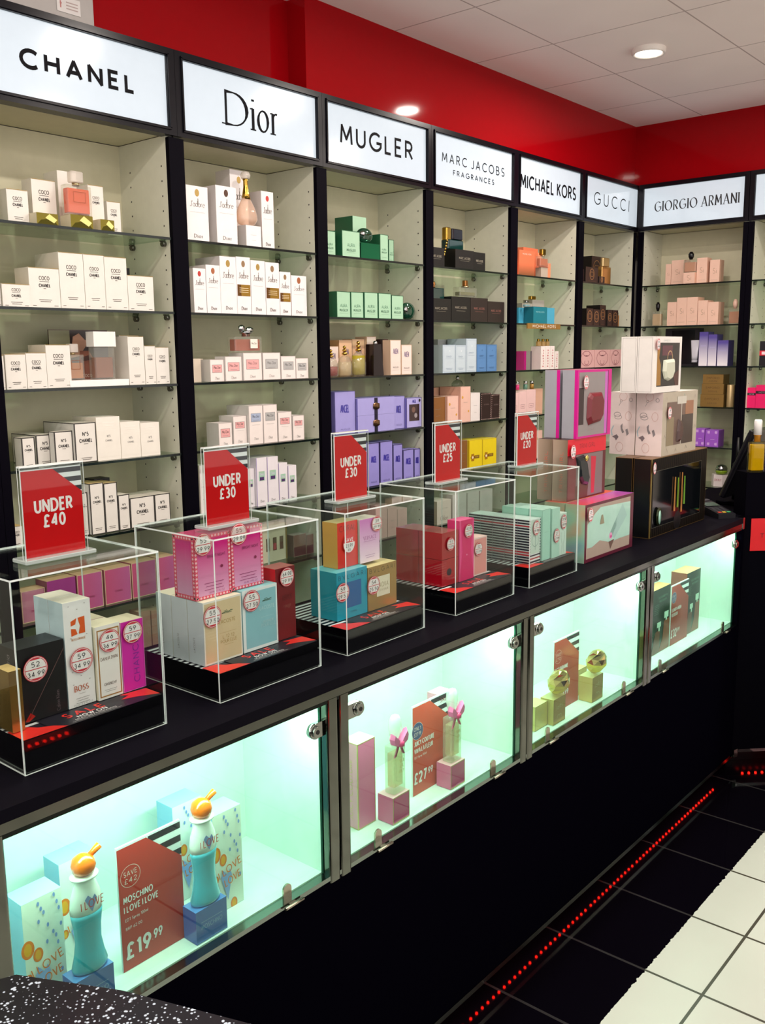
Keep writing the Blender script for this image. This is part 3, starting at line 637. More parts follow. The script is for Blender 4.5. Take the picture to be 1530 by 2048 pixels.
# style: (front, side, top, print, words)
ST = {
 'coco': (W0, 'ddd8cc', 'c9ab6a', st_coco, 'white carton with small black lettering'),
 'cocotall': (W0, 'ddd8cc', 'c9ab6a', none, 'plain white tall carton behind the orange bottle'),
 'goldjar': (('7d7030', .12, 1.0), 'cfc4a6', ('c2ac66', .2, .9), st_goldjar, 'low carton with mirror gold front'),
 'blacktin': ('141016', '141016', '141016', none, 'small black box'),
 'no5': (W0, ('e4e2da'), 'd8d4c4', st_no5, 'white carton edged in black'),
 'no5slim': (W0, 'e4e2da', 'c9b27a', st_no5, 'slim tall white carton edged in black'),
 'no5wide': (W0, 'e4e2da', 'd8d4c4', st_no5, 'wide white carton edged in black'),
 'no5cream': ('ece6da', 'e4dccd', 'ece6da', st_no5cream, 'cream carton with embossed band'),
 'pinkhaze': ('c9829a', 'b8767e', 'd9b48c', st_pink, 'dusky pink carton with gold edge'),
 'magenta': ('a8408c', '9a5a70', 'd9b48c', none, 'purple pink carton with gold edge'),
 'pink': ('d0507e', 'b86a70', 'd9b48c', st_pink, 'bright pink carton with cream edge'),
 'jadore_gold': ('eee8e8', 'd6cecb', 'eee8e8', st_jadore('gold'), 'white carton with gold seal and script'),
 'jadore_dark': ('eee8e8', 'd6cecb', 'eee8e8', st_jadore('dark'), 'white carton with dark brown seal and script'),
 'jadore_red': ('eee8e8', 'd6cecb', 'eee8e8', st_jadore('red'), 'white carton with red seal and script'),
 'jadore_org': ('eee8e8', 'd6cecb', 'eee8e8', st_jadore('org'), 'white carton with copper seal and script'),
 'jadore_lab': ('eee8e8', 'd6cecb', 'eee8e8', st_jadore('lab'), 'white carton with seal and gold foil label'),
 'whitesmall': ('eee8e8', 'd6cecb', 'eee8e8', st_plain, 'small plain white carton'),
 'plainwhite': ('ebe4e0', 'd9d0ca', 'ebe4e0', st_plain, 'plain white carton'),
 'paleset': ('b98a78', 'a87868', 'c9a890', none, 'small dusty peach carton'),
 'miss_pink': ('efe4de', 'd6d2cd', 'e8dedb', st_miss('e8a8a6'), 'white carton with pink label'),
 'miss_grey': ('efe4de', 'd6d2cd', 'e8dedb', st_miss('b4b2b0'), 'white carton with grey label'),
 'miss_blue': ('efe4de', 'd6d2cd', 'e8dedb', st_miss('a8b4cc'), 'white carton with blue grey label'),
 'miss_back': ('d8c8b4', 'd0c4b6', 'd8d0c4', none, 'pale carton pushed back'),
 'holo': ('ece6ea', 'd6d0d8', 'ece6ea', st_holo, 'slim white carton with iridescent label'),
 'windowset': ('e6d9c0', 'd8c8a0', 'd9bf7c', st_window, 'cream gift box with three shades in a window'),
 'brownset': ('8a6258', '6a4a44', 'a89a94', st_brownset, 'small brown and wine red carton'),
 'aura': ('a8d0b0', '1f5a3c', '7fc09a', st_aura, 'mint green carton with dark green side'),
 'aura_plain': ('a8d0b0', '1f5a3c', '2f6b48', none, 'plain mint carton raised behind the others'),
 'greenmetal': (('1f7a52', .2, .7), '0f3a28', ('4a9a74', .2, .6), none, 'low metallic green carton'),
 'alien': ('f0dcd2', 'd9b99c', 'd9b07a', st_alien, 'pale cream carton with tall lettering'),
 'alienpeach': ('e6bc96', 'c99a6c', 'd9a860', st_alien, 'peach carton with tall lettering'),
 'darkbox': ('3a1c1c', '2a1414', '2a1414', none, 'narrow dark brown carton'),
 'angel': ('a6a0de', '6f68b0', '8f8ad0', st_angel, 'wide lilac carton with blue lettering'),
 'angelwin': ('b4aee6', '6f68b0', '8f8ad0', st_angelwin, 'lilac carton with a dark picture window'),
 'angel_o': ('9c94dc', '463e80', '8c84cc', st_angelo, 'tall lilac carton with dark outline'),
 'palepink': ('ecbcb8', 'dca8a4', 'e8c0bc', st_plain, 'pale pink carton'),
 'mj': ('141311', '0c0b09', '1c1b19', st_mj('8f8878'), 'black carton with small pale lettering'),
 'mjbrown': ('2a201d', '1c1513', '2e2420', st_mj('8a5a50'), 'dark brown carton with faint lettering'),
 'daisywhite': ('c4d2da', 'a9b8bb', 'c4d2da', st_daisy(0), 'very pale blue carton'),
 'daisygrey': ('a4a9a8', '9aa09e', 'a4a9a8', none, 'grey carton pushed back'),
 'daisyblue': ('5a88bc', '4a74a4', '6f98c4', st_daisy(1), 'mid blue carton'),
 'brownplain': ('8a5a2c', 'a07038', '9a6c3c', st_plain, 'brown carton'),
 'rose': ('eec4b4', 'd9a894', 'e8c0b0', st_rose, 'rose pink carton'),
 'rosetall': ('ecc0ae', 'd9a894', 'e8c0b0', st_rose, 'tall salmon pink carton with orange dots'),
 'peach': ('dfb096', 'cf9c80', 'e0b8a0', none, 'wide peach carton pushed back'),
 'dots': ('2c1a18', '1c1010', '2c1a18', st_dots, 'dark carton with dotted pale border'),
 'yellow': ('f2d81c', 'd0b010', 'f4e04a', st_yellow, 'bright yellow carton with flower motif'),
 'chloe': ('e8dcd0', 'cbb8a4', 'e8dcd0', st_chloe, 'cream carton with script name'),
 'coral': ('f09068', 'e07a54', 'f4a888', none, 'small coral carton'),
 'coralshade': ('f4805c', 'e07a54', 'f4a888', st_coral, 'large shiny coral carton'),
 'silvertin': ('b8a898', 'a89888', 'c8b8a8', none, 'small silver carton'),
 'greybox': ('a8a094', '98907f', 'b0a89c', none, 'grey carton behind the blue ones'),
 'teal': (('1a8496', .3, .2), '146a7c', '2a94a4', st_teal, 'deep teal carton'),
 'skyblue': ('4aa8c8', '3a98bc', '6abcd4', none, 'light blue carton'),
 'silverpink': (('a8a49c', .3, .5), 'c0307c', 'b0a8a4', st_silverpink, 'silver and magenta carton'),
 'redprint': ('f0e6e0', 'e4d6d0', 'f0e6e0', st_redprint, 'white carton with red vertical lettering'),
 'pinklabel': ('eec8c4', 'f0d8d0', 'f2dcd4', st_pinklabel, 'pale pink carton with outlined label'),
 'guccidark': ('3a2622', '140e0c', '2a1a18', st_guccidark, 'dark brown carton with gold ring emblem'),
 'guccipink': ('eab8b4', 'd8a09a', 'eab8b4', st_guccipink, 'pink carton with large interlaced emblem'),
 'si': ('efc6b2', 'e4b49c', 'f0cebc', st_si, 'pale peach carton with tiny metallic lettering'),
 'violet': ('VIO', '4a3f86', '6a60a4', st_violet, 'carton fading from violet to white'),
 'blackset': ('15111c', '0e0b14', '1c1824', st_blackset, 'large black gift box with a white tube'),
 'goldset': (('a8854c', .3, .6), ('8a6a38', .3, .6), ('b8955c', .3, .6), st_gold, 'gold wrapped box'),
 'orchid': ('a45cd0', '8a46b4', 'b470dc', st_orchid, 'orchid purple carton with pale motifs'),
 'blackred': ('17121a', '17121a', '17121a', st_blackred, 'black carton with red band'),
 'hotpink': ('ec1668', 'c01050', 'f03c80', st_hotpink, 'hot pink carton with black band'),
}
def cm(c, rough=.38):
    if isinstance(c, tuple): return mat(*c)
    return mat(c, rough)
def carton(style, w, d, h, name='perfume_carton', parent=None, loc=(0,0,0), rz=0):
    fr, sd, tp, fn, words = ST[style]
    mb = MB(); F = gradient('f4eef4', '5a4c9c', h*.05, h*.9) if fr == 'VIO' else cm(fr)
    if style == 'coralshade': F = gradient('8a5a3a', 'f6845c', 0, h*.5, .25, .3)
    if style == 'pink': F = gradient('d0507e', 'c4609c', -w/2, w/2, .3, 0, 0)
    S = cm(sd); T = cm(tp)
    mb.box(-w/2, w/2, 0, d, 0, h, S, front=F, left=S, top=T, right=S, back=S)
    if style.startswith('no5') and style != 'no5cream':
        # black piping on the side edges
        f = Frame(mb, (-w/2, d, 0), (0, -1, 0), (0, 0, 1)); f.border(0, 0, d, h, .0022, INK)
    fn(Frame(mb, (0, 0, 0)), w, h)
    return mb.build(name, parent, loc, rz)

ROWS = {
 (0, 1): [('coco',1333,60,87,50,60), ('goldjar',1395,63,30,15,50), ('coco',1422,71,125,70,50), ('goldjar',1498,69,35,15,50), ('cocotall',1513,59,162,100,70), ('coco',1576,49,128,60,70), ('goldjar',1582,45,32,20,40), ('coco',1646,45,94,80,70)],
 (0, 2): [('coco',1240,22,63,20,90), ('coco',1291,78,58,15,90), ('coco',1376,89,104,20,70), ('coco',1459,75,149,20,120), ('coco',1530,65,149,20,100), ('coco',1600,73,147,20,100), ('coco',1682,89,100,20,80), ('blacktin',1724,15,132,140,40)],
 (0, 3): [('coco',1237,16,89,20,90), ('coco',1277,58,92,20,90), ('coco',1336,58,95,20,80), ('coco',1402,73,116,20,90), ('coco',1654,55,140,20,100), ('coco',1702,38,113,20,90), ('coco',1716,71,146,140,50), ('coco',1746,48,109,20,90)],
 (0, 4): [('no5',1293,38,84,15,40), ('no5',1368,54,84,60,130), ('no5',1407,56,92,30,28), ('no5',1470,69,112,20,160), ('no5cream',1545,78,124,20,120), ('no5cream',1619,68,106,20,110), ('no5cream',1688,68,99,20,100)],
 (0, 5): [('coco',1245,32,61,20,70), ('no5',1460,20,125,30,50), ('no5slim',1494,46,149,20,80), ('no5slim',1540,45,145,20,80), ('blacktin',1566,53,149,100,50), ('no5',1583,39,105,20,70), ('no5wide',1647,87,91,20,100), ('no5',1720,57,91,20,100)],
 (0, 6): [('pinkhaze',1283,72,90,30,50), ('magenta',1364,88,106,20,60), ('pink',1454,83,106,20,80), ('pink',1547,90,105,20,80), ('pink',1640,89,108,20,80), ('pink',1720,66,109,20,80)],
 (0, 7): [('paleset',1634,40,168,20,50), ('paleset',1678,41,163,20,50)],
 (1, 1): [('jadore_gold',1912,84,164,30,60), ('jadore_dark',2019,84,175,20,80), ('whitesmall',2130,66,67,20,40), ('jadore_gold',2136,76,247,90,70), ('jadore_red',2232,55,189,60,80)],
 (1, 2): [('jadore_red',1900,49,134,20,70), ('jadore_org',1954,56,147,20,80), ('jadore_gold',2016,67,177,20,120), ('jadore_lab',2080,60,180,20,90), ('jadore_gold',2143,63,173,20,90), ('jadore_lab',2207,62,171,20,90), ('jadore_lab',2265,52,144,20,70), ('jadore_org',2330,73,135,20,70)],
 (1, 3): [('miss_back',1904,39,73,60,60), ('miss_back',1938,27,72,83,50), ('miss_pink',1964,58,70,30,50), ('miss_pink',2029,71,79,25,50), ('miss_pink',2107,82,90,20,70), ('miss_grey',2192,81,90,20,70), ('miss_grey',2270,70,78,20,60), ('miss_grey',2336,61,70,20,60)],
 (1, 4): [('miss_pink',1988,57,79,30,60), ('miss_pink',2051,59,98,30,70), ('miss_blue',2113,63,129,20,110), ('miss_grey',2178,64,129,20,100), ('miss_pink',2246,65,101,20,70), ('miss_pink',2311,56,85,20,60)],
 (1, 5): [('plainwhite',1902,23,159,50,60), ('holo',2091,30,130,30,60), ('holo',2131,48,164,20,90), ('holo',2182,51,163,20,90), ('holo',2230,42,137,20,80), ('holo',2274,41,124,20,70)],
 (1, 6): [('windowset',2216,125,129,60,50), ('brownset',2332,63,79,50,40), ('brownset',2384,37,71,50,40)],
 (2, 1): [('aura',2500,59,85,30,70), ('aura',2601,97,92,20,90), ('greenmetal',2708,107,57,20,50), ('aura_plain',2728,77,161,90,90), ('aura',2835,49,103,60,80), ('aura',2914,32,93,90,60)],
 (2, 2): [('aura',2556,73,92,20,120), ('aura',2630,69,93,20,100), ('aura',2708,77,95,20,100), ('aura',2788,75,95,20,100), ('aura',2864,71,90,20,100)],
 (2, 3): [('alien',2556,65,111,80,50), ('alienpeach',2628,72,134,80,60), ('alienpeach',2723,72,138,100,50), ('alien',2788,56,148,90,60), ('darkbox',2842,25,138,60,60), ('alien',2850,65,134,20,38), ('alien',2918,65,116,20,90)],
 (2, 4): [('angel',2565,112,158,30,100), ('angel',2880,72,128,30,80), ('angelwin',2965,97,119,20,30)],
 (2, 5): [('angel_o',2639,76,174,20,70), ('angel_o',2712,66,168,20,70), ('angel_o',2788,77,169,20,70), ('angel_o',2859,59,151,20,70), ('angel_o',2926,68,125,20,70), ('angel_o',2983,40,123,20,60)],
 (2, 6): [('palepink',2754,70,135,20,80), ('palepink',2822,59,115,20,80), ('palepink',2884,61,103,20,80)],
 (3, 1): [('mj',3146,101,78,40,70), ('mj',3312,135,78,20,90), ('mj',3466,86,81,50,70)],
 (3, 2): [('mj',3147,136,89,20,80), ('mj',3286,136,101,20,80), ('mjbrown',3422,131,101,20,80), ('mjbrown',3554,130,90,20,70)],
 (3, 3): [('daisywhite',3202,91,116,20,100), ('daisywhite',3286,76,115,20,90), ('daisygrey',3328,115,140,130,60), ('daisywhite',3364,78,142,20,100), ('daisyblue',3442,75,118,20,90), ('daisyblue',3521,80,117,20,90)],
 (3, 4): [('brownplain',3150,105,113,40,80), ('rose',3244,81,114,30,80), ('rosetall',3322,74,151,20,110), ('peach',3336,207,147,140,60), ('plainwhite',3396,72,122,20,80), ('dots',3478,79,117,20,60), ('dots',3554,68,109,20,60)],
 (3, 5): [('brownplain',3324,52,130,30,80), ('yellow',3402,102,128,20,80), ('yellow',3510,112,125,20,80)],
 (3, 6): [('chloe',3167,100,100,20,80), ('plainwhite',3294,105,113,30,70), ('plainwhite',3399,90,109,30,70), ('plainwhite',3502,101,106,30,70)],
 (4, 1): [('coral',3735,35,70,40,50), ('coralshade',3821,135,114,30,80), ('silvertin',3962,63,46,20,30), ('coralshade',3968,133,142,100,50), ('coral',4047,58,126,103,28), ('coral',4057,26,73,50,50)],
 (4, 2): [('skyblue',3854,60,75,73,40), ('greybox',3910,90,97,80,50), ('teal',3930,125,79,20,50), ('greybox',4012,111,116,80,50), ('skyblue',4028,70,77,20,50)],
 (4, 3): [('silverpink',3843,68,87,30,60), ('silverpink',3919,78,86,78,60), ('redprint',3963,41,109,20,55), ('redprint',4006,44,110,20,70), ('redprint',4050,42,110,20,70), ('redprint',4110,36,85,30,60)],
 (4, 4): [('pinklabel',3719,63,108,20,80), ('pinklabel',3786,69,113,20,80), ('pinklabel',3861,80,119,20,80), ('peach',3984,65,119,50,50)],
 (4, 5): [('rose',3706,37,108,20,60), ('rose',3941,56,131,20,60)],
 (5, 1): [('guccidark',4339,53,64,30,60), ('guccidark',4433,134,76,20,70), ('guccidark',4532,61,35,15,30), ('guccidark',4598,115,145,80,60)],
 (5, 2): [('guccidark',4421,71,86,20,90), ('guccidark',4494,68,83,20,70), ('guccidark',4583,66,108,30,80), ('guccidark',4643,52,85,20,60), ('guccidark',4706,65,85,20,60)],
 (5, 3): [('guccipink',4398,167,89,20,60), ('guccipink',4571,172,90,20,60), ('guccipink',4724,129,91,20,60)],
 (6, 1): [('si',167,31,111,60,50), ('si',219,70,128,60,80), ('si',299,61,57,20,30), ('si',358,54,129,40,60), ('si',422,51,115,50,60)],
 (6, 2): [('si',208,51,124,30,80), ('si',262,55,145,30,80), ('si',319,58,145,30,90), ('si',376,52,126,30,80), ('si',431,56,116,30,80)],
 (6, 3): [('blackset',250,189,199,80,60), ('violet',389,47,177,30,80), ('violet',437,46,163,30,80), ('violet',492,57,132,30,80)],
 (6, 4): [('goldset',451,124,65,20,100)],
 (6, 5): [('orchid',390,55,93,30,80), ('orchid',456,71,88,30,80)],
 (7, 3): [('blackred',698,37,124,30,60)],
 (7, 4): [('hotpink',651,42,102,30,80), ('hotpink',707,69,116,30,80)],
}

BAYN = ['leftmost bay', 'second bay', 'third bay', 'fourth bay', 'fifth bay', 'corner bay', 'right wall bay', 'far right bay']
ORD = ['first', 'second', 'third', 'fourth', 'fifth', 'sixth', 'seventh', 'eighth', 'ninth', 'tenth']
SHN = ['top', 'second', 'third', 'fourth', 'fifth', 'sixth', 'lowest']
BC = c
def bayloc(b, u, v, z):
    if b < 6: return (u, v, z), 0
    return (XB+v, -u, z), -PI/2
for (b, s), rows in ROWS.items():
    cnt = {}
    for st, u, w_, h_, v, d_ in rows: cnt[st] = cnt.get(st, 0)+1
    seen = {}
    for st, u, w_, h_, v, d_ in rows:
        loc, rz = bayloc(b, u/1000, v/1000, SZ[s-1]+.0003)
        o = carton(st, w_/1000-.0006, d_/1000, h_/1000, loc=loc, rz=rz)
        seen[st] = seen.get(st, 0)+1
        pos = f', {ORD[seen[st]-1]} such from left' if cnt[st] > 1 else ''
        tag(o, f'{ST[st][4]}{pos}, {SHN[s-1]} shelf, {BAYN[b]}', 'box', f'cartons on the {SHN[s-1]} shelf of the {BAYN[b]}')
# ------------------------------------------------------------------ bottles on the shelves
CLEAR = glass('f4f4ee', .6, .02, body='e8e8e0', bodyfac=.10)
def liquid(h, fac=.68): return glass(h, .5, .05, 'liq', body=h, bodyfac=fac)
def flacon(t, w, d, h, hb, liq, cap, capw=.45, label=None, fill=.8):
    """square glass flacon: thick clear shell, coloured contents, collar and stopper"""
    mb = MB(); mb.rbox(-w/2, w/2, 0, d, 0, hb, min(w, d)*.18, CLEAR); body = mb.build('bottle_glass', t)
    k = w*.07; mb = MB(); mb.rbox(-w/2+k, w/2-k, k*.6, d-k*.6, k, k+(hb-2*k)*fill, min(w, d)*.12, liquid(liq)); mb.build('liquid', t)
    mb = MB(); mb.lathe([(w*.13, hb), (w*.13, hb+(h-hb)*.2)], mat('c8b48a', .2, .9), 0, d/2, 16); mb.build('collar', t)
    mb = MB(); cw = w*capw; mb.rbox(-cw/2, cw/2, d/2-min(cw, d)*.42, d/2+min(cw, d)*.42, hb+(h-hb)*.2, h, cw*.18, cap); mb.build('stopper', t)
    if label:
        mb = MB(); f = Frame(mb, (0, -.0004, 0)); f.border(-w*.24, hb*.42, w*.24, hb*.78, .0012, mat('8a4a24', .4)) if label == 'frame' else label(f, w, hb); mb.build('front_label', t)
    return t
def bot(b, s, u, v, z0, label, name='perfume_bottle', cat='perfume bottle'):
    loc, rz = bayloc(b, u, v, SZ[s-1]+z0+.0004); return tag(empty(name, loc, rz), label, cat)
ICE = glass('f2efe8', .7, .05, body='ece4dc', bodyfac=.45)
t = bot(0, 1, 1.497, .018, .0355, 'square bottle of orange perfume with clear stopper, standing on low gold carton')
flacon(t, .078, .030, .115, .078, 'f4641c', ICE, .5, 'frame', .95)
t = bot(0, 3, 1.474, .052, .0185, 'amber perfume bottle on white riser beside the photo card')
flacon(t, .058, .028, .100, .070, 'c07a3c', ICE, .5, 'frame', .7)
t = bot(0, 3, 1.556, .030, .0185, 'tall bottle with big white cube cap on white riser')
mb = MB(); mb.rbox(-.034, .034, 0, .034, 0, .092, .006, CLEAR); mb.build('bottle_glass', t)
mb = MB(); mb.rbox(-.028, .028, .004, .030, .004, .062, .004, liquid('b06a44', .45)); mb.build('liquid', t)
mb = MB(); mb.box(-.036, .036, -.002, .036, .092, .134, mat('eeeae4', .3)); mb.build('cap', t)
mb = MB(); mb.box(-.096, .096, 0, .115, 0, .018, mat('f2efec', .35)); tag(mb.build('display_riser', None, (1.528, .019, SZ[2]+.0003)), 'low white riser block under two bottles on the third shelf, leftmost bay', 'display riser')
mb = MB(); mb.box(-.096, .096, 0, .004, 0, .160, mat('4a3226', .4), front=mat('5a4032', .25)); f = Frame(mb, (0, 0, 0))
f.rect(-.030, .006, .096, .158, mat('2a1a1a', .3)); f.rect(-.096, .05, -.030, .158, mat('7f7f60', .4)); f.poly([(-.096,.006),(-.03,.006),(-.03,.07),(-.096,.05)], mat('b48a5c', .4))
f.poly([(-.03,.08),(-.02,.14),(.0,.15),(.02,.13),(.03,.138),(.035,.13),(.01,.10),(0,.085)], mat('b98a72', .4))
f.poly([(-.01,.03),(.0,.10),(.03,.10),(.055,.06),(.08,.05),(.06,.02),(.02,.015)], mat('8a4c38', .4)); f.poly([(.0,.08),(.03,.088),(.045,.075),(.01,.07)], mat('4a2018', .4))
f.text('CHANEL', .050, .147, .009, mat('c9bfae', .4), .046, wt=.18); f.text('COCO', .02, .028, .008, mat('d9cfc0', .4), .03, wt=.12)
tag(mb.build('photo_card', None, (1.543, .138, SZ[2]+.0003)), 'brown and black photo card standing behind two bottles, third shelf, leftmost bay', 'photo card')
# amphora bottle with gold neck on the second bay's top shelf
t = bot(1, 1, 2.122, .012, .0675, 'teardrop bottle with long gold neck and clear ball stopper, on small white carton')
mb = MB(); mb.lathe([(.012, 0), (.030, .004), (.039, .018), (.0385, .034), (.031, .056), (.020, .076), (.013, .088)], glass('faeadc', .7, .02, body='f4d8c4', bodyfac=.4), 0, .03, 28, sy=.72); mb.build('bottle_glass', t)
mb = MB(); mb.lathe([(.0145, .082), (.0115, .100), (.008, .120), (.0075, .138), (.011, .146)], GOLD, 0, .03, 20); mb.build('gold_neck', t)
mb = MB(); mb.lathe([(.006, .142), (.014, .147), (.017, .156), (.013, .165), (.005, .169)], ICE, 0, .03, 20); mb.build('stopper', t)
# bow bottle
t = bot(1, 3, 2.107, .035, .0905, 'wide bottle of amber perfume with silver bow cap, standing on white cartons')
mb = MB(); mb.rbox(-.060, .060, 0, .04, 0, .052, .006, CLEAR); mb.build('bottle_glass', t)
mb = MB(); mb.rbox(-.054, .054, .005, .035, .006, .043, .004, liquid('c0522a', .6)); mb.build('liquid', t)
mb = MB(); mb.lathe([(.014, .052), (.014, .060), (.020, .062), (.020, .070)], SILVER, .004, .02, 16)
mb.lathe([(.002, .066), (.012, .074), (.010, .086), (.002, .090)], SILVER, -.012, .02, 12, sx=1.2, sy=.6); mb.lathe([(.002, .062), (.012, .068), (.012, .080), (.002, .084)], SILVER, .022, .02, 12, sx=1.3, sy=.6); mb.build('bow_cap', t)
mb = MB(); f = Frame(mb, (0, -.0005, 0)); f.rect(.006, .014, .038, .044, mat('ece4d8', .4)); f.text('Miss Dior', .022, .030, .006, INK, .022, wt=.1, gap=.08); mb.build('front_label', t)
# green egg bottles
def egg(t, w, h, m):
    mb = MB(); n = 22; P = []
    for i in range(9):
        a = -PI/2+PI*i/8; P.append((math.cos(a)*w/2+.0005, h/2+math.sin(a)*h/2))
    mb.lathe(P, m, 0, .022, n, sy=.42); mb.build('bottle_glass', t)
    mb = MB(); mb.lathe([(.001, h*.38), (.011, h*.45), (.013, h*.62), (.004, h*.75)], SILVER, -w*.30, .008, 14, sy=.6); mb.build('metal_emblem', t)
DG = mat('0c3a28', .06, 0, .8)
t = bot(2, 1, 2.702, .022, .058, 'glossy dark green egg-shaped bottle on low metallic green carton'); egg(t, .084, .056, DG)
t = bot(2, 2, 2.952, .02, 0, 'glossy dark green egg-shaped bottle at right end of second shelf, third bay'); egg(t, .090, .068, DG)
def ball_bottle(t, w, h, liq, ballm, fac=.6, fill=.55):
    mb = MB(); mb.lathe([(w*.40, 0), (w*.5, h*.05), (w*.5, h*.38), (w*.36, h*.60), (w*.12, h*.68)], CLEAR, 0, .03, 20, sy=.6); mb.build('bottle_glass', t)
    mb = MB(); mb.lathe([(w*.36, h*.03), (w*.44, h*.07), (w*.44, h*.68*fill)], liquid(liq, fac), 0, .03, 20, sy=.56); mb.build('liquid', t)
    mb = MB()
    for i in range(3): mb.lathe([(.001, h*(.68+.1*i)), (w*(.15-.03*i), h*(.71+.1*i)), (w*(.15-.03*i), h*(.76+.1*i)), (.001, h*(.79+.1*i))], ballm, 0, .03, 14)
    mb.build('beaded_cap', t)
t = bot(2, 3, 2.508, .015, 0, 'round bottle half full of dark red perfume, third shelf, third bay'); ball_bottle(t, .072, .101, 'a03024', GOLD)
t = bot(2, 3, 2.583, .015, 0, 'round bottle of nearly clear peach perfume, third shelf, third bay'); ball_bottle(t, .070, .114, 'ead8b0', GOLD, .4, .7)
t = bot(2, 3, 2.660, .015, 0, 'bottle of yellow green perfume with gold beaded cap, third shelf, third bay'); ball_bottle(t, .072, .132, 'c9b83c', GOLD, .5, .85)
t = bot(2, 3, 2.738, .015, 0, 'slanted black bottle with silver ball, third shelf, third bay')
mb = MB(); mb.loft([[(x*k+s, y, z) for x, y in ((-.030, 0), (.030, 0), (.030, .04), (-.030, .04))] for z, k, s in ((0, 1, .004), (.118, .72, -.002))], mat('1a1014', .12)); mb.build('bottle_glass', t)
mb = MB(); mb.lathe([(.003, .112), (.009, .118), (.009, .126), (.003, .131)], SILVER, .008, .02, 14); mb.build('ball_cap', t)
# strapped gift sets
for k in range(2):
    t = bot(2, 4, 2.7315, .02, k*.0645, ('upper' if k else 'lower')+' of two stacked lilac gift boxes with dark strap, third bay', 'gift_box', 'gift box')
    mb = MB(); L_ = mat('aaa4e0', .4); mb.box(-.108, .108, 0, .11, 0, .064, L_, left=mat('7a74b8', .4), top=mat('9a94d4', .4)); mb.build('box_body', t)
    mb = MB(); mb.box(-.012, .006, -.0015, 0, 0, .064, mat('1c1830', .3)); mb.lathe([(.002, .018), (.019, .024), (.019, .042), (.002, .046)], mat('8a6a4c', .2, .9), -.002, -.002, 20, sy=.16); mb.build('watch_strap', t)
# dark green bag-shaped bottle and friends, fourth bay
t = bot(3, 1, 3.285, .045, .0785, 'dark green and black bottle with gold chain, standing on black carton')
mb = MB(); mb.rbox(-.056, .058, 0, .04, 0, .040, .010, mat('06302c', .06, 0, .8)); mb.build('bottle_glass', t)
mb = MB(); mb.rbox(-.020, .058, .004, .036, .041, .086, .010, mat('0c0a16', .15)); mb.build('cap', t)
mb = MB(); mb.rbox(-.058, -.024, .006, .034, .036, .088, .008, GOLD)
for i in range(6): mb.lathe([(.001, -.032+.012*i), (.006, -.028+.012*i), (.006, -.024+.012*i), (.001, -.020+.012*i)], GOLD, -.062-.004*(5-i), .0, 10, sy=.5)
mb.build('gold_chain', t)
t = bot(3, 2, 3.155, .05, .0895, 'low dark green bottle with gold knob on top of black cartons')
mb = MB(); mb.rbox(-.056, .056, 0, .04, 0, .044, .006, mat('0a3430', .06, 0, .8)); mb.build('bottle_glass', t)
mb = MB(); mb.lathe([(.012, .044), (.008, .052), (.012, .058), (.010, .070)], mat('c98a50', .2, .9), 0, .02, 14); mb.build('knob', t)
t = bot(3, 2, 3.386, .05, .1015, 'low clear bottle of olive perfume with gold knob, on dark cartons')
flacon(t, .130, .040, .074, .044, '7a7c4c', mat('c98a50', .2, .9), .16, None, .6)
t = bot(3, 4, 3.325, .04, .1515, 'small empty clear bottle with silver knob on tall pink carton')
mb = MB(); mb.lathe([(.030, 0), (.034, .004), (.034, .012), (.022, .024), (.008, .028)], glass('dfe6e0', .9, .02), 0, .025, 16, sy=.6); mb.build('bottle_glass', t)
mb = MB(); mb.lathe([(.005, .028), (.009, .034), (.004, .046)], SILVER, 0, .025, 12); mb.build('stopper', t)
# fifth bay
t = bot(4, 1, 3.950, .012, .047, 'square amber bottle with gold cap beside coral cartons')
flacon(t, .080, .026, .082, .048, 'd9703a', GOLD, .42, None, .9)
t = bot(4, 2, 3.838, .03, .0755, 'small pale blue bottle on light blue carton, fifth bay')
flacon(t, .044, .02, .030, .018, '8ac4d8', SILVER, .5, None, .7)
t = bot(4, 2, 3.929, .08, .117, 'gold topped bottle cap above teal carton, fifth bay')
mb = MB(); mb.rbox(.02, .062, 0, .02, 0, .016, .004, GOLD); mb.build('gold_cap', t)
mb = MB(); mb.box(-.150, .150, -.006, 0, -.024, .001, mat('b98c48', .3, .5)); f = Frame(mb, (0, -.006, 0)); f.text('MICHAEL KORS', 0, -.0115, .012, mat('f6ecdc', .4), .210, wt=.17)
tag(mb.build('shelf_name_strip', None, (3.929, .0015, SZ[1])), 'gold strip with white capitals clipped to the shelf edge, fifth bay', 'shelf strip')
for i in range(3):
    t = bot(4, 3, 3.975+.040*i, .045, .1105, ('left', 'middle', 'right')[i]+' of three miniature gold bottles on white cartons, fifth bay', 'miniature_bottle')
    tag(t, t['label'], 'perfume bottle', 'miniature gold bottles'); mb = MB(); mb.rbox(-.012, .012, 0, .016, 0, .022, .003, liquid('d8b878', .5)); mb.build('bottle_glass', t)
    mb = MB(); mb.rbox(-.007, .007, .002, .014, .022, .034, .003, GOLD); mb.build('cap', t)
for i, (u, col) in enumerate(((3.800, 'd8307a'), (3.872, '5c8878'), (3.930, 'b08038'))):
    t = bot(4, 4, u, .04, .1195, ('pink and silver', 'green', 'gold')[i]+' slim rollerball tube standing on pale pink cartons', 'rollerball_tube', 'rollerball'); 
    mb = MB(); mb.lathe([(.010, 0), (.010, .024)], mat(col, .3), 0, .02, 12); mb.build('tube', t); mb = MB(); mb.lathe([(.010, .0242), (.010, .038)], SILVER, 0, .02, 12); mb.build('cap', t)
t = bot(5, 1, 4.590, .018, 0, 'gold bottle with tall flat cap beside dark brown cartons, corner bay')
mb = MB(); mb.rbox(-.050, .050, 0, .028, 0, .088, .008, mat('c99a5a', .12, .8)); mb.build('bottle_body', t)
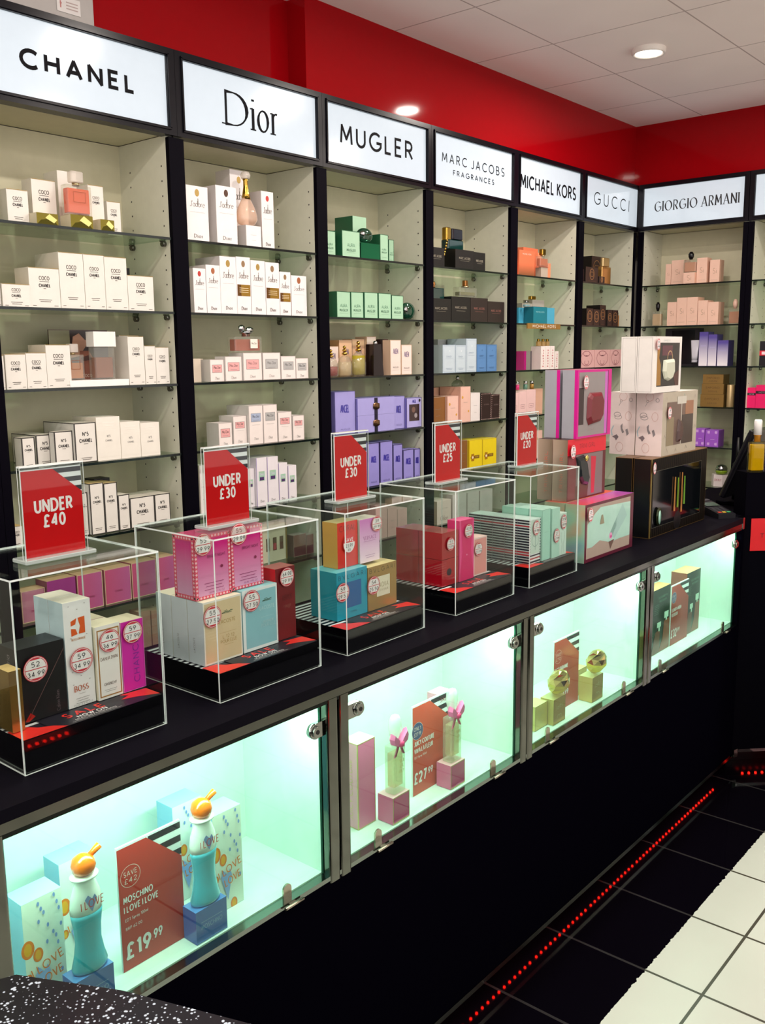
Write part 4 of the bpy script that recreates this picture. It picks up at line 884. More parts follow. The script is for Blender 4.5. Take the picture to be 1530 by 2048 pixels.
mb = MB(); mb.rbox(-.034, .040, .004, .024, .0882, .134, .008, mat('d9b884', .15, .8)); mb.build('cap', t)
t = bot(5, 2, 4.760, .03, 0, 'slim amber bottle at the right end of dark cartons, corner bay')
mb = MB(); mb.rbox(-.014, .014, 0, .02, 0, .060, .004, liquid('b8804a', .6)); mb.build('bottle_body', t)
mb = MB(); mb.rbox(-.010, .010, .002, .018, .0602, .076, .004, GOLD); mb.build('cap', t)
# right wall
BLK = mat('0c0a0e', .12)
def si_bottle(t, w, h, liq, capm):
    hb = h*.62; flacon(t, w, .032, hb*1.02, hb, liq, capm, .2, None, .85)
    mb = MB(); mb.lathe([(w*.10, hb), (w*.2, hb+(h-hb)*.35), (w*.21, hb+(h-hb)*.7), (w*.1, h)], capm, 0, .016, 16); mb.build('pebble_cap', t)
t = bot(6, 1, .297, .026, .0575, 'square bottle with black pebble cap among peach cartons, top shelf, right wall'); si_bottle(t, .070, .106, 'e6a888', BLK)
t = bot(6, 2, .122, .03, 0, 'square bottle of pale gold perfume with black pebble cap, right wall'); si_bottle(t, .054, .128, 'e8c9a0', BLK)
t = bot(6, 2, .540, .03, 0, 'square bottle of peach perfume with pale pink cap, right wall'); si_bottle(t, .060, .125, 'd8946c', mat('e8c0ac', .3))
t = bot(6, 3, .328, .058, .030, 'white cosmetic tube displayed in front of black gift box', 'cosmetic_tube', 'tube')
mb = MB(); mb.loft([[(x*k, .012+y*j, z) for x, y in [(math.cos(2*PI*i/16)*.020, math.sin(2*PI*i/16)*.008) for i in range(16)]] for z, k, j in ((0, .8, 1), (.02, .85, 1), (.105, 1.2, .25))], mat('e4e2ee', .3), smooth=True); mb.build('tube_body', t)
mb = MB(); mb.lathe([(.016, -.012), (.016, -.0005)], mat('dcdce6', .3), 0, .012, 14, sy=.6); mb.build('cap', t)
for k, (ww, hh, z) in enumerate(((.116, .054, .0655), (.108, .048, .120))):
    loc, rz = bayloc(6, .452, .02, SZ[3]+z+.0006)
    o = carton('goldset', ww, .085, hh, 'wrapped_box', None, loc, rz); tag(o, ('middle', 'topmost')[k]+' of three stacked gold wrapped boxes, right wall', 'box', 'gold wrapped boxes')
t = bot(6, 4, .540, .02, 0, 'pale gold cylinder beside the gold wrapped boxes', 'gold_cylinder', 'bottle')
mb = MB(); mb.lathe([(.018, 0), (.0185, .002), (.0185, .112), (.017, .116)], mat('d8bc8a', .3, .5), 0, .02, 20); mb.build('cylinder_body', t)
mb = MB(); mb.box(-.05, .05, 0, .06, 0, .11, mat('6a5a3e', .3, .4)); loc, rz = bayloc(6, .500, .155, SZ[3]+.0003); tag(mb.build('dark_gold_box', None, loc, rz), 'dark bronze box at the back of the shelf behind the gold cylinder', 'box')
loc, rz = bayloc(6, .491, .05, SZ[5]+.0003); t = tag(empty('hexagonal_box', loc, rz), 'white hexagonal box with red lettering on the lowest visible shelf, right wall', 'box')
mb = MB(); pts = [(.046*math.cos(PI/3*i), .036+.036*math.sin(PI/3*i)) for i in range(6)]; mb.prism(pts, 0, .062, mat('f0e2e2', .35)); f = Frame(mb, (0, .036-.0312, 0), lift=.0005); f.text('DKNY', 0, .034, .011, mat('a83c44', .4), .036, wt=.12); mb.build('box_body', t)
loc, rz = bayloc(6, .497, .05, SZ[5]+.0628); t = tag(empty('perfume_bottle', loc, rz), 'apple-shaped bottle, green base and silver top, on white hexagonal box', 'perfume bottle')
mb = MB(); mb.lathe([(.012, 0), (.026, .003), (.031, .016), (.029, .022)], mat('8aa82c', .15), 0, .034, 22); mb.build('green_base', t)
mb = MB(); mb.lathe([(.030, .0222), (.031, .032), (.024, .047), (.010, .053), (.003, .050)], SILVER, 0, .034, 22); mb.build('silver_cap', t)
# ------------------------------------------------------------------ display counter
FY = -1.12; DY = -1.100
cnt = empty('display_counter', (1.3, -.9, 0))
tag(cnt, 'long black counter with chrome posts and lit glass-fronted compartments', 'display counter')
OFF = (-1.3, .9, 0)
def part(mb, name, parent=None, **k):
    o = mb.build(name, parent or cnt, **k)
    if parent is None: o.location = OFF
    return o
X0, X1 = -.75, 3.53
mb = MB(); mb.box(X0, X1, FY, -.66, .990, 1.010, mat('0b0911', .55, spec=.04)); part(mb, 'worktop')
mb = MB(); mb.box(X0, X1, FY, FY+.012, .9735, .9897, RAIL); mb.box(X0, X1, FY+.002, FY+.03, .9650, .9733, mat('2a2f2c', .15, .9)); part(mb, 'top_rail')
mb = MB(); mb.box(X0, X1, FY+.004, -.68, .055, .592, mat('05040b', .6, spec=0.0)); part(mb, 'front_panel')
mb = MB(); mb.box(X0, X1, FY+.0015, FY+.004, .050, .064, mat('9aa8a0', .12, 1.0)); part(mb, 'bottom_trim')
mb = MB(); mb.box(X0, X1-.02, -1.04, -.70, 0, .0545, mat('05040a', .3)); part(mb, 'plinth')
mb = MB(); mb.box(X0, X1, FY+.003, FY+.024, .5925, .602, mat('8a938c', .15, 1.0)); part(mb, 'bottom_rail')
doors = [(-.02, .555), (.585, 1.242), (1.307, 1.955), (2.016, 2.681), (2.740, 3.504)]
INNER = mat('e8f4ec', .5)
DOORG = glass('e2f2ea', .45, .01)
EDGE = glass('3c6a58', .4, .1, 'e', body='2c5848', bodyfac=.7)
MINT = (.79, 1.0, .87)
for k, (a, b) in enumerate(doors):
    if k == 0: continue
    mb = MB(); y0, y1, z0, z1 = DY+.0055, -.868, .604, .964; t = .006
    mb.box(a-.006, b+.006, y1, y1+t, z0-t, z1+t, INNER)                     # back
    mb.box(a-t, a, y0, y1, z0-t, z1+t, INNER); mb.box(b, b+t, y0, y1, z0-t, z1+t, INNER)
    mb.box(a, b, y0, y1, z0-t, z0, INNER); mb.box(a, b, y0, y1, z1, z1+t, INNER)
    comp = part(mb, 'compartment')
    mb = MB(); mb.box(a+.01, b-.01, -1.0935, -1.082, z1-.008, z1-.0005, mat('f4fff8', .4, emit='d8fff0', es=6)); part(mb, 'light_tube')
    L_ = area('compartment_light', ((a+b)/2-1.3, -1.083+.9, z1-.012), (math.radians(14), 0, 0), b-a-.04, .03, CASE_W*(b-a)/.65, MINT, parent=cnt)
    mb = MB(); mb.box(a+.0015, b-.0015, DY, DY+.005, .603, .9640, DOORG)
    mb.box(a, a+.0015, DY, DY+.005, .603, .964, EDGE); mb.box(b-.0015, b, DY, DY+.005, .603, .964, EDGE)
    g = part(mb, 'glass_door')
    for lx, z in (((a+.036, .924), (b-.024, .915)) if k in (2, 3, 4) else ((b-.024, .915),)):
        if k == 4 and lx > 3: lx = b-.03
        s = 1 if lx < (a+b)/2 else -1
        mb = MB(); mb.tube((lx, DY-.012, z), (lx, DY-.0005, z), .0155, CHROME, 22); mb.tube((lx, DY-.0165, z), (lx, DY-.012, z), .011, CHROME, 20)
        mb.tube((lx, DY-.0175, z), (lx, DY-.0165, z), .0045, mat('3a3a38', .2, .8), 14)
        e = lx-s*.030
        mb.box(min(lx, e), max(lx, e), DY-.010, DY-.0008, z-.0155, z+.0155, CHROME); lk = mb.build('door_lock', g)
    for hx in ((b-.105, a+.10) if k > 1 else (b-.105,)):
        mb = MB(); n = 12
        pts = [(hx+.0105*math.cos(PI*i/n), .620+.0105*math.sin(PI*i/n)) for i in range(n+1)]+[(hx-.0105, .596), (hx+.0105, .596)]
        yb, yf = DY-.0008, DY-.0048
        m_ = mat('b9b2a0', .22, .95)
        mb.poly([(x, yf, z) for x, z in reversed(pts)][::-1], m_); mb.poly([(x, yb, z) for x, z in pts][::-1], m_)
        for i in range(len(pts)):
            p, q = pts[i], pts[(i+1) % len(pts)]; mb.poly([(p[0], yf, p[1]), (p[0], yb, p[1]), (q[0], yb, q[1]), (q[0], yf, q[1])], m_)
        mb.tube((hx-.024, FY-.003, .5965), (hx+.024, FY-.003, .5965), .0035, m_, 8); mb.box(hx-.008, hx+.008, FY-.003, DY, .5935, .5985, m_)
        mb.build('hinge_clip', g)
# chrome posts in pairs, with their bright caps
for a, b in ((1.242, 1.307), (1.955, 2.016), (2.681, 2.740)):
    m_ = (a+b)/2
    for p, q in ((a+.0008, m_-.0014), (m_+.0014, b-.0008)):
        mb = MB(); mb.rbox(p, q, FY+.001, FY+.03, .585, .973, .005, RAIL, 4); part(mb, 'chrome_post')
mb = MB(); mb.rbox(.556, .584, FY+.001, FY+.03, .585, .973, .005, RAIL, 4); part(mb, 'chrome_post')
mb = MB(); mb.box(3.506, 3.53, FY+.0015, -.66, .055, .989, mat('05040b', .6, spec=0.0)); part(mb, 'end_panel')
mb = MB(); mb.box(3.506, 3.534, FY-.002, FY+.02, .968, 1.012, CHROME); part(mb, 'corner_cap')
# red light dots under the front lip
LED = mat('ff2a1c', .4, emit='ff1c10', es=16)
strip = MB(); strip.box(.9, 3.44, -1.098, -1.090, .0505, .0545, mat('14080a', .4)); sp = part(strip, 'led_strip')
ledmesh = None
x = 1.45; i = 0
while x < 3.43:
    if ledmesh is None:
        mb = MB(); mb.lathe([(.0012, .0445), (.0036, .0465), (.0038, .0504)], LED, 0, -1.094, 8); o = mb.build('led', sp); ledmesh = o; o.location = (x, 0, 0)
    else:
        o = ledmesh.copy(); COL.objects.link(o); o.parent = sp; o.location = (x, 0, 0)
    i += 1; x += .0262 if i % 12 else .034

# ------------------------------------------------------------------ printed price cards (red with a striped corner)
CARDRED = mat('c80008', .6, spec=.15); STRIPE = mat('191422', .4); CW = mat('e6e8ec', .4)
def red_card(f, w, h, red=CARDRED, cut=.31, cx=.52):
    f.rect(-w/2, 0, w/2, h, CW)
    sh = h*cut/5.6
    for i in range(3): f.rect(-w*.02, h*.985-sh*(2*i+1), w/2, h*.985-sh*2*i, STRIPE)
    f.poly([(-w/2, 0), (w/2, 0), (w/2, h*(1-cut)), (-w/2+w*cx, h*.985), (-w/2, h*.985)], red)
TXTW = mat('f2e8ea', .4)
SHEET = glass('f4f8f6', .3, .02, 'sheet'); ACR_EDGE = glass('dce6e4', .8, .1, 'edge', body='f2faf8', bodyfac=.8)
def acrylic_sheet(mb, x0, x1, y0, y1, z0, z1, thin):
    """clear sheet; the glow of its cut edges is put in as milky white"""
    fc = {'x': dict(left=SHEET, right=SHEET), 'y': dict(front=SHEET, back=SHEET), 'z': dict(top=SHEET)}[thin]
    mb.box(x0, x1, y0, y1, z0, z1, SHEET if thin == 'z' else ACR_EDGE, **(dict(front=ACR_EDGE, left=ACR_EDGE, right=ACR_EDGE, back=ACR_EDGE) if thin == 'z' else fc))
def sign_holder(loc, price, words):
    t = empty('sign_holder', loc); tag(t, words, 'price sign')
    mb = MB(); w, h = .111, .150
    acrylic_sheet(mb, -w/2, w/2, -.0050, -.0030, .004, h, 'y'); acrylic_sheet(mb, -w/2, w/2, .0030, .0050, .004, h, 'y'); mb.box(-w/2, w/2, -.0050, .0050, h, h+.0025, ACR_EDGE)
    mb.build('acrylic_sleeve', t)
    mb = MB(); mb.rbox(-w/2-.010, w/2+.006, -.022, .022, 0, .0065, .004, glass('e6eeec', .8, .04, 'bar', body='dfe8e6', bodyfac=.35), 4); mb.build('acrylic_foot', t)
    mb = MB(); f = Frame(mb, (0, -.0008, .006)); w, h = .105, .140; red_card(f, w, h)
    f.text('UNDER', 0, h*.575, .0185, TXTW, .064, wt=.21, gap=.18); f.text(price, 0, h*.40, .0178, TXTW, .036, wt=.21, gap=.16)
    mb.box(-w/2, w/2, -.0007, .0007, .006, .006+h, CW); mb.build('price_card', t)
    return t
CZ = 1.3135
cases = [(.660, .922, 'leftmost'), (1.040, 1.305, 'second from left'), (1.384, 1.648, 'middle'), (1.770, 2.030, 'fourth from left'), (2.106, 2.366, 'rightmost')]
CN = ['the 40 pound sign', 'the nearer 30 pound sign', 'the farther 30 pound sign', 'the 25 pound sign', 'the 20 pound sign']
for k, (a, b, nm) in enumerate(cases):
    cx = (a+b)/2; w = b-a; yf = -1.046; dp = .236
    t = empty('acrylic_display_case', (cx, yf, 1.0103)); tag(t, f'clear acrylic display case, {nm} of five, under {CN[k]}', 'display case', 'acrylic display cases')
    H = CZ-1.0103; q = .003
    mb = MB(); acrylic_sheet(mb, -w/2, w/2, 0, q, 0, H-q, 'y'); mb.build('front_sheet', t)
    mb = MB(); acrylic_sheet(mb, -w/2, w/2, dp-q, dp, 0, H-q, 'y'); mb.build('back_sheet', t)
    mb = MB(); acrylic_sheet(mb, -w/2, -w/2+q, q, dp-q, 0, H-q, 'x'); mb.build('side_sheet', t)
    mb = MB(); acrylic_sheet(mb, w/2-q, w/2, q, dp-q, 0, H-q, 'x'); mb.build('side_sheet', t)
    mb = MB(); acrylic_sheet(mb, -w/2, w/2, 0, dp, H-q, H, 'z'); mb.build('top_sheet', t)
    # printed plinth inside
    pw = w-.010; p0, p1 = .005, dp-.005
    mb = MB(); mb.box(-pw/2, pw/2, p0, p1, 0, .0523, GLOSSBLACK, back=STRIPE)
    f = Frame(mb, (0, p0, .0523), (1,0,0), (0,1,0)); D = p1-p0
    f.rect(-pw/2, 0, pw/2, D, STRIPE)
    n = 11; y0 = .048
    for i in range(n): 
        s = (D-y0)/n; f.rect(-pw/2, y0+i*s, pw/2, y0+i*s+s*.5, CW)
    f.rect(-pw/2+.052, .0, pw/2, .062, STRIPE)
    rr = mat('e02a24', .35)
    f.poly([(-pw/2,0),(-pw/2+.075,0),(-pw/2+.060,.018),(-pw/2+.040,.030),(-pw/2+.030,.046),(-pw/2,.050)], rr)
    f.poly([(pw/2,0.004),(pw/2,.044),(pw/2-.050,.050),(pw/2-.040,.038),(pw/2-.060,.030),(pw/2-.034,.022)], rr)
    f.text('SALE', -.002, .036, .017, rr, .070, wt=.19, gap=.3); f.text('NOW ON', .004, .020, .008, TXTW, .052, wt=.2, gap=.3)
    f.text('SELECTED FRAGRANCES', .006, .011, .0035, TXTW, .075, wt=.18); f.rect(-.04, .005, .05, .0055, TXTW)
    o = mb.build('display_plinth', None, (cx, yf, 1.0105)); tag(o, f'black sale plinth with striped top, {nm} of five, inside its acrylic case', 'display plinth', 'sale plinths')
sign_holder((.790, -.955, CZ+.0005), '\u00a340', 'red price sign reading UNDER 40 pounds on the leftmost acrylic case')
sign_holder((1.152, -.955, CZ+.0005), '\u00a330', 'nearer of the two red signs reading UNDER 30 pounds')
sign_holder((1.519, -.940, CZ+.0005), '\u00a330', 'farther of the two red signs reading UNDER 30 pounds')
sign_holder((1.879, -.940, CZ+.0005), '\u00a325', 'red price sign reading UNDER 25 pounds on an acrylic case')
sign_holder((2.286, -.920, CZ+.0005), '\u00a320', 'rightmost red price sign, reading UNDER 20 pounds')
# ------------------------------------------------------------------ cartons inside the acrylic cases
PZ = 1.0652
def crt(loc, w, d, h, front, side, topc, label, fn=None, cat='box', name='perfume_carton', price=None, px=0, pz=None, r=.021, ry=None, group=None, leftfn=None, topfn=None):
    """loc = front left bottom corner"""
    t = empty(name, (loc[0]+w/2, loc[1], loc[2])); tag(t, label, cat, group)
    mb = MB(); S = front if side is None else (side if not isinstance(side, (str, tuple)) else cm(side)); F = front if not isinstance(front, (str, tuple)) else cm(front); T = topc if not isinstance(topc, (str, tuple)) else cm(topc)
    if isinstance(S, str): S = cm(S)
    mb.box(-w/2, w/2, 0, d, 0, h, S, front=F, left=S, top=T, right=S, back=S)
    if fn: fn(Frame(mb, (0, 0, 0)), w, h)
    if leftfn: leftfn(Frame(mb, (-w/2, d, 0), (0, -1, 0), (0, 0, 1)), d, h)
    if topfn: topfn(Frame(mb, (0, 0, h), (1, 0, 0), (0, 1, 0)), w, d)
    mb.build('carton_body', t)
    if price: sticker(t, px, pz if pz is not None else h*.75, -.0030, price[0], price[1], r, ry)
    return t
OR = mat('d8581c', .4); OR2 = mat('b87a3c', .35)
def p_euph(f, w, h):
    f.stroke([(-w*.34, h*.04), (w*.5, h*.88)], .0008, .0008, mat('7a5a58', .3))
    f.poly([(-w*.42, h*.02), (-w*.30, h*.12), (-w*.2, h*.06), (-w*.34, .001)], mat('b01c10', .3)); f.text('Calvin Klein', w*.30, h*.18, .006, mat('6a5c62', .4), .034, wt=.1, rot=PI/2)
def p_euph_left(f, w, h): f.text('deep euphoria', w*.5, h*.55, .0105, mat('9a8e92', .35), .085, wt=.09, rot=PI/2, gap=.12)
crt((.693, -.984, PZ), .081, .054, .121, '0c080c', '17100f', '1c1c22', 'black carton with diagonal hairline and pound 34.99 sticker, leftmost case', p_euph, price=('52', '34.99'), px=-.012, pz=.085, leftfn=p_euph_left)
def p_boss(f, w, h):
    o = OR; s = w*.5; y = h*.76
    f.poly([(-s*.5, y+.010), (-s*.06, y+.014), (-s*.16, y+.004), (-s*.5, y+.002)], o)
    f.poly([(-s*.5, y-.002), (-s*.16, y-.004), (-s*.04, y-.013), (-s*.5, y-.015)], o)
    f.poly([(s*.02, y+.014), (s*.52, y+.015), (s*.52, y-.013), (s*.04, y-.013), (s*.16, y)], o)
    f.poly([(s*.02, y+.010), (-s*.10, y+.002), (-s*.10, y-.001), (s*.03, y-.009), (s*.16, y)], WHITE)
    f.text('BOSS ORANGE', 0, y-.021, .0035, OR2, w*.5, wt=.14)
    for x, z in ((-.3,.96),(.28,.965),(0,.92),(-.28,.66),(.3,.67),(-.3,.34),(.3,.35),(0,.29),(.3,.24),(-.3,.22)): f.rect(w*x-.0012, h*z-.0005, w*x+.0012, h*z+.0005, GREY)
    f.text('BOSS', -.001, h*.175, .0095, mat('b8562c', .4), w*.5, wt=.17, thin=.06, serif=True); f.rect(-w*.12, h*.12, w*.12, h*.123, GREY); bars(f, w, h*.08, 3, GREY, .004, .0008, .5)
    f.text('75 ML 2.5 FL OZ', 0, h*.018, .003, GREY, w*.7, wt=.12)
for i, y in enumerate((-.984, -.9395)):
    crt((.7765, y, PZ), .050, .043, .178, 'ece9ea', 'c9dbe4', 'e4dccc', ('front', 'back')[i]+' of two tall white cartons with orange emblem, leftmost case', p_boss, price=('59', '34.99') if i == 0 else None, px=.001, pz=.078, group='tall white cartons')
def p_dahlia(f, w, h):
    f.border(-w*.44, h*.03, w*.46, h*.95, .0022, mat('a8763c', .35)); f.text('DAHLIA DIVIN', .0, h*.55, .0055, mat('7a5a4c', .4), w*.68, wt=.1); f.text('GIVENCHY', 0, h*.20, .0045, mat('6a5a54', .4), w*.5, wt=.13); bars(f, w, h*.12, 2, GREY, .003, .0006, .5)
crt((.8285, -.990, PZ), .0475, .045, .127, 'ece7e4', 'e6dcc4', 'ded4b8', 'cream carton with bronze border and pound 36.99 sticker, leftmost case', p_dahlia, price=('46', '36.99'), px=.001, pz=.100, r=.0195)
def p_pch(f, w, h): f.text('CHANCE', w*.12, h*.42, .011, mat('8a2a9a', .3), h*.62, wt=.14, rot=PI/2); f.border(-w/2, 0, w/2, h, .0006, mat('e89ad0', .3))
crt((.8775, -.990, PZ), .045, .045, .124, 'd024a4', 'd86ab4', 'd8cdb0', 'bright magenta carton with pound 37.99 sticker, leftmost case', p_pch, price=('59', '37.99'), px=-.001, pz=.104, r=.0195)
crt((.835, -.915, PZ), .060, .040, .118, 'e4c9b4', 'e4a0c4', 'd8cdb0', 'cream topped pink carton behind the others in the leftmost case', lambda f, w, h: f.border(-w/2, 0, w/2, h, .002, mat('d89ab8', .4)))
crt((.6672, -1.005, PZ), .0205, .04, .098, ('b8924c', .2, .8), ('b8924c', .2, .8), 'd8b878', 'narrow gold carton at the left end of the leftmost case')
# second case
def p_lac(f, w, h):
    f.rect(-w*.47, h*.03, w*.47, h*.97, mat('d8c29c', .35)); g = mat('6f7a5c', .4)
    f.stroke([(-.002, h*.76), (.006, h*.775), (.014, h*.77), (.020, h*.785), (.024, h*.78)], .0024, .0018, g); f.stroke([(-.002, h*.76), (.010, h*.755), (.022, h*.757)], .0018, .0012, g); f.stroke([(.012, h*.77), (.010, h*.80), (.002, h*.79)], .0012, .001, g)
    f.text('LACOSTE', .010, h*.63, .0065, mat('a8894c', .35), w*.42, wt=.13); f.rect(-w*.1, h*.45, w*.34, h*.453, mat('a8894c', .4))
    f.text('L.12.12', .012, h*.385, .006, mat('a8894c', .4), w*.3, wt=.1); f.text('POUR ELLE', .012, h*.31, .006, mat('a8894c', .4), w*.42, wt=.1); f.rect(0, h*.25, w*.25, h*.253, mat('a8894c', .4))
def p_lleft(f, w, h): f.text('LACOSTE', w*.36, h*.30, .0045, GREY, .028, wt=.13, rot=PI/2)
for i in range(3):
    crt((1.0525, -.992+.0475*i, PZ), .092, .046, .121, 'ece6dc', 'dfe3ec', 'e8e0c8', ('front', 'middle', 'rear')[i]+' of three beige and white cartons, second case', p_lac if i == 0 else None, price=('55', '27.50') if i == 0 else None, px=-.027, pz=.092, group='beige and white cartons', leftfn=p_lleft)
def p_teal(f, w, h):
    f.rect(-w*.42, h*.05, w*.46, h*.95, mat('8cc0cc', .35)); g = mat('4a6a58', .4); lt = mat('b8d8dc', .4)
    f.stroke([(.006, h*.76), (.014, h*.775), (.022, h*.77), (.030, h*.785)], .0024, .0018, g); f.stroke([(.006, h*.76), (.018, h*.755), (.030, h*.757)], .0018, .0012, g); f.stroke([(.020, h*.77), (.018, h*.80), (.010, h*.79)], .0012, .001, g)
    f.text('LACOSTE', .018, h*.65, .0065, lt, w*.42, wt=.13); f.rect(0, h*.5, w*.36, h*.503, lt); f.text('EAU FRAICHE', .020, h*.42, .005, lt, w*.3, wt=.1); f.text('POUR ELLE', .020, h*.36, .006, lt, w*.4, wt=.1)
crt((1.149, -.990, PZ), .091, .048, .123, 'e6eef0', 'a8d4d8', '8fc8cc', 'pale turquoise carton with white edge and sticker, second case', p_teal, price=('55', '27.50'), px=-.024, pz=.101)
def p_wine(f, w, h): f.text('XERYUS', .004, h*.58, .010, mat('551014', .4), w*.5, wt=.1); f.text('rouge', .004, h*.47, .008, mat('8a4a44', .4), w*.36, wt=.1)
crt((1.2425, -.984, PZ), .0535, .042, .148, '701018', 'c8141c', 'a05a54', 'tall dark red carton with pound 29.99 sticker, second case', p_wine, price=('64.00', '29.99'), px=.002, pz=.128, r=.0195)
HOT = lambda h: gradient('e6b4d8', 'd0187e', -.02, .10, .3)
def lattice(f, w, h, t=.0085, cols=('d83a5c', 'b01a5a')):
    a, b = mat('e8506c', .4), mat('f2c0cc', .4)
    f.border(0, 0, w, h, t, a)
    n = int(h/.0075)
    for i in range(n):
        z = (i+.5)*h/n
        for x in (t/2, w-t/2): f.mb.poly([f.P(x-.0028, z), f.P(x, z-.0028), f.P(x+.0028, z), f.P(x, z+.0028)], b)
    n = int(w/.0075)
    for i in range(n):
        x = (i+.5)*w/n
        for z in (t/2, h-t/2): f.mb.poly([f.P(x-.0028, z), f.P(x, z-.0028), f.P(x+.0028, z), f.P(x, z+.0028)], b)
    f.up()
def p_hot(f, w, h):
    f2 = Frame(f.mb, f.P(-w/2, 0), tuple(f.u), tuple(f.w)); lattice(f2, w, h, .006)
    f.up(.001); f.text('BRIGHT NIGHT', .008, h*.66, .005, mat('7a1a50', .4), w*.5, wt=.12); f.disc(.020, h*.47, .003, mat('8a2a50', .3)); bars(f, w*.9, h*.24, 3, mat('9a3a70', .4), .006, .001, .6); f.text('50 ML 1.7 FL OZ', .006, h*.09, .0032, mat('8a3a70', .4), w*.42, wt=.12)
TZ2 = PZ+.1215+.0006
crt((1.0515, -.975, TZ2), .0855, .062, .120, HOT(0), HOT(0), 'd8487c', 'left of two hot pink patterned cartons, stacked on the beige cartons', p_hot, price=('55', '29.99'), px=-.024, pz=.104, leftfn=lambda f, w, h: lattice(f, w, h))
crt((1.1385, -.975, TZ2+.0022), .081, .048, .120, HOT(0), HOT(0), 'd8487c', 'right of two hot pink patterned cartons, stacked on the turquoise carton', p_hot, price=('55', '29.99'), px=-.022, pz=.108, leftfn=lambda f, w, h: lattice(f, w, h))
# third case
def p_bv(f, w, h):
    f.text('BVLGARI', 0, h*.88, .009, mat('1a5a70', .4), w*.88, wt=.14, gap=.45); f.rect(-w*.22, h*.22, w*.30, h*.76, mat('1a5c9c', .3)); f.text('OMNIA', .004, h*.12, .004, mat('1a6a80', .4), w*.2, wt=.12)
crt((1.4200, -.984, PZ), .0985, .078, .106, '1898b4', '1c9ab4', '5cb8c4', 'bright turquoise carton with blue square and sticker, third case', p_bv, price=('59', '29.50'), px=-.034, pz=.062)
def p_aqva(f, w, h):
    f.text('BVLGARI', 0, h*.90, .009, mat('6a5a34', .4), w*.88, wt=.14, gap=.45); f.rect(-w*.2, h*.28, w*.26, h*.74, mat('e4dcc4', .4)); f.text('AQVA', .004, h*.54, .010, mat('9a8a64', .4), w*.32, wt=.09); f.text('DIVINA', .004, h*.42, .005, mat('9a8a64', .4), w*.3, wt=.09, gap=.5)
crt((1.5205, -.985, PZ), .0995, .078, .100, ('b8945c', .28, .5), ('b8945c', .28, .5), 'd8c48c', 'metallic gold carton with cream label and sticker, third case', p_aqva, price=('54', '25.50'), px=-.034, pz=.058)
def p_coral(f, w, h): f.text('CORAL', 0, h*.86, .012, mat('8a1a10', .4), w*.78, wt=.12)
t = crt((1.4505, -.960, PZ+.1066), .0655, .044, .101, 'd82414', 'd8a04c', 'c9b880', 'red and gold carton with SAVE sticker, stacked in third case', p_coral)
mb = MB(); f = Frame(mb, (.001, -.0030, .052), lift=.0006); rr = mat('d8202a', .4); f.disc(0, 0, .0195, rr, .021); f.disc(0, 0, .018, mat('ebe6e6', .5), .0195)
f.poly([(.018*math.cos(math.radians(8+164*i/14)), .0195*math.sin(math.radians(8+164*i/14))) for i in range(15)], rr); f.text('SAVE', 0, .009, .0075, TXTW, .026, wt=.16); f.text('23.99', 0, -.004, .007, INK, .022, wt=.14); f.text('45', 0, -.0135, .005, INK, .008, wt=.14); mb.build('price_sticker', t)
def p_vers(f, w, h): f.text('VERSACE', 0, h*.56, .008, mat('a04a90', .4), w*.64, wt=.12, thin=.06, serif=True); f.rect(-w*.3, h*.48, w*.3, h*.488, mat('b87ab0', .4)); bars(f, w, h*.16, 2, mat('b08ab8', .4), .005, .001, .5)
crt((1.5195, -.964, PZ+.1066), .067, .044, .099, gradient('ecd8ea', 'd07cc4', 0, .095), 'c9c4c0', 'd8cfc0', 'lilac to white carton with pound 29.99 sticker, stacked in third case', p_vers, price=('39', '29.99'), px=.021, pz=.084, r=.018)
# fourth case: red wrapped boxes two wide, two high
RW = mat('a80c20', .12, 0, .9); RW2 = mat('c01226', .12, 0, .9)
for i in range(2):
    for j in range(2):
        fn = (lambda f, w, h: f.disc(-.004, h*.5, .010, mat('3c3038', .3), .009)) if (i == 0 and j == 0) else None
        crt((1.7985, -.983+.073*j, PZ+.0677*i), .0685, .071, .0668, RW, RW2, mat('b05a58', .2, 0, .6), ('lower', 'upper')[i]+' '+('front', 'rear')[j]+' glossy red box of four stacked in the fourth case', fn, price=('51', '21.99') if (i == 1 and j == 0) else None, px=-.002, pz=.036, r=.0165, group='stacked glossy red boxes')
def p_pt(f, w, h):
    f.poly([(-w/2, 0), (w/2, 0), (w*.30, h*.5), (w*.42, h), (-w*.42, h), (-w*.30, h*.5)], mat('d80c68', .3)); f.rect(-w/2, 0, -w/2+.001, h, mat('f08ab8', .3)); f.disc(0, h*.42, .002, mat('f0a0c8', .3))
crt((1.8705, -.985, PZ), .0615, .038, .155, 'e83a88', 'e8307c', 'ec5a94', 'tall hot pink carton with sticker, fourth case', p_pt, price=('42.00', '26.99'), px=.004, pz=.126, r=.018)
crt((1.9385, -.980, PZ), .0605, .036, .099, 'e49a94', 'ecc4be', 'eecac4', 'low salmon pink carton with pound 22.99 sticker, fourth case', lambda f, w, h: f.border(-w/2, 0, w/2, h, .0035, mat('ecd0cc', .4)), price=('32', '22.99'), px=-.012, pz=.070, r=.018)
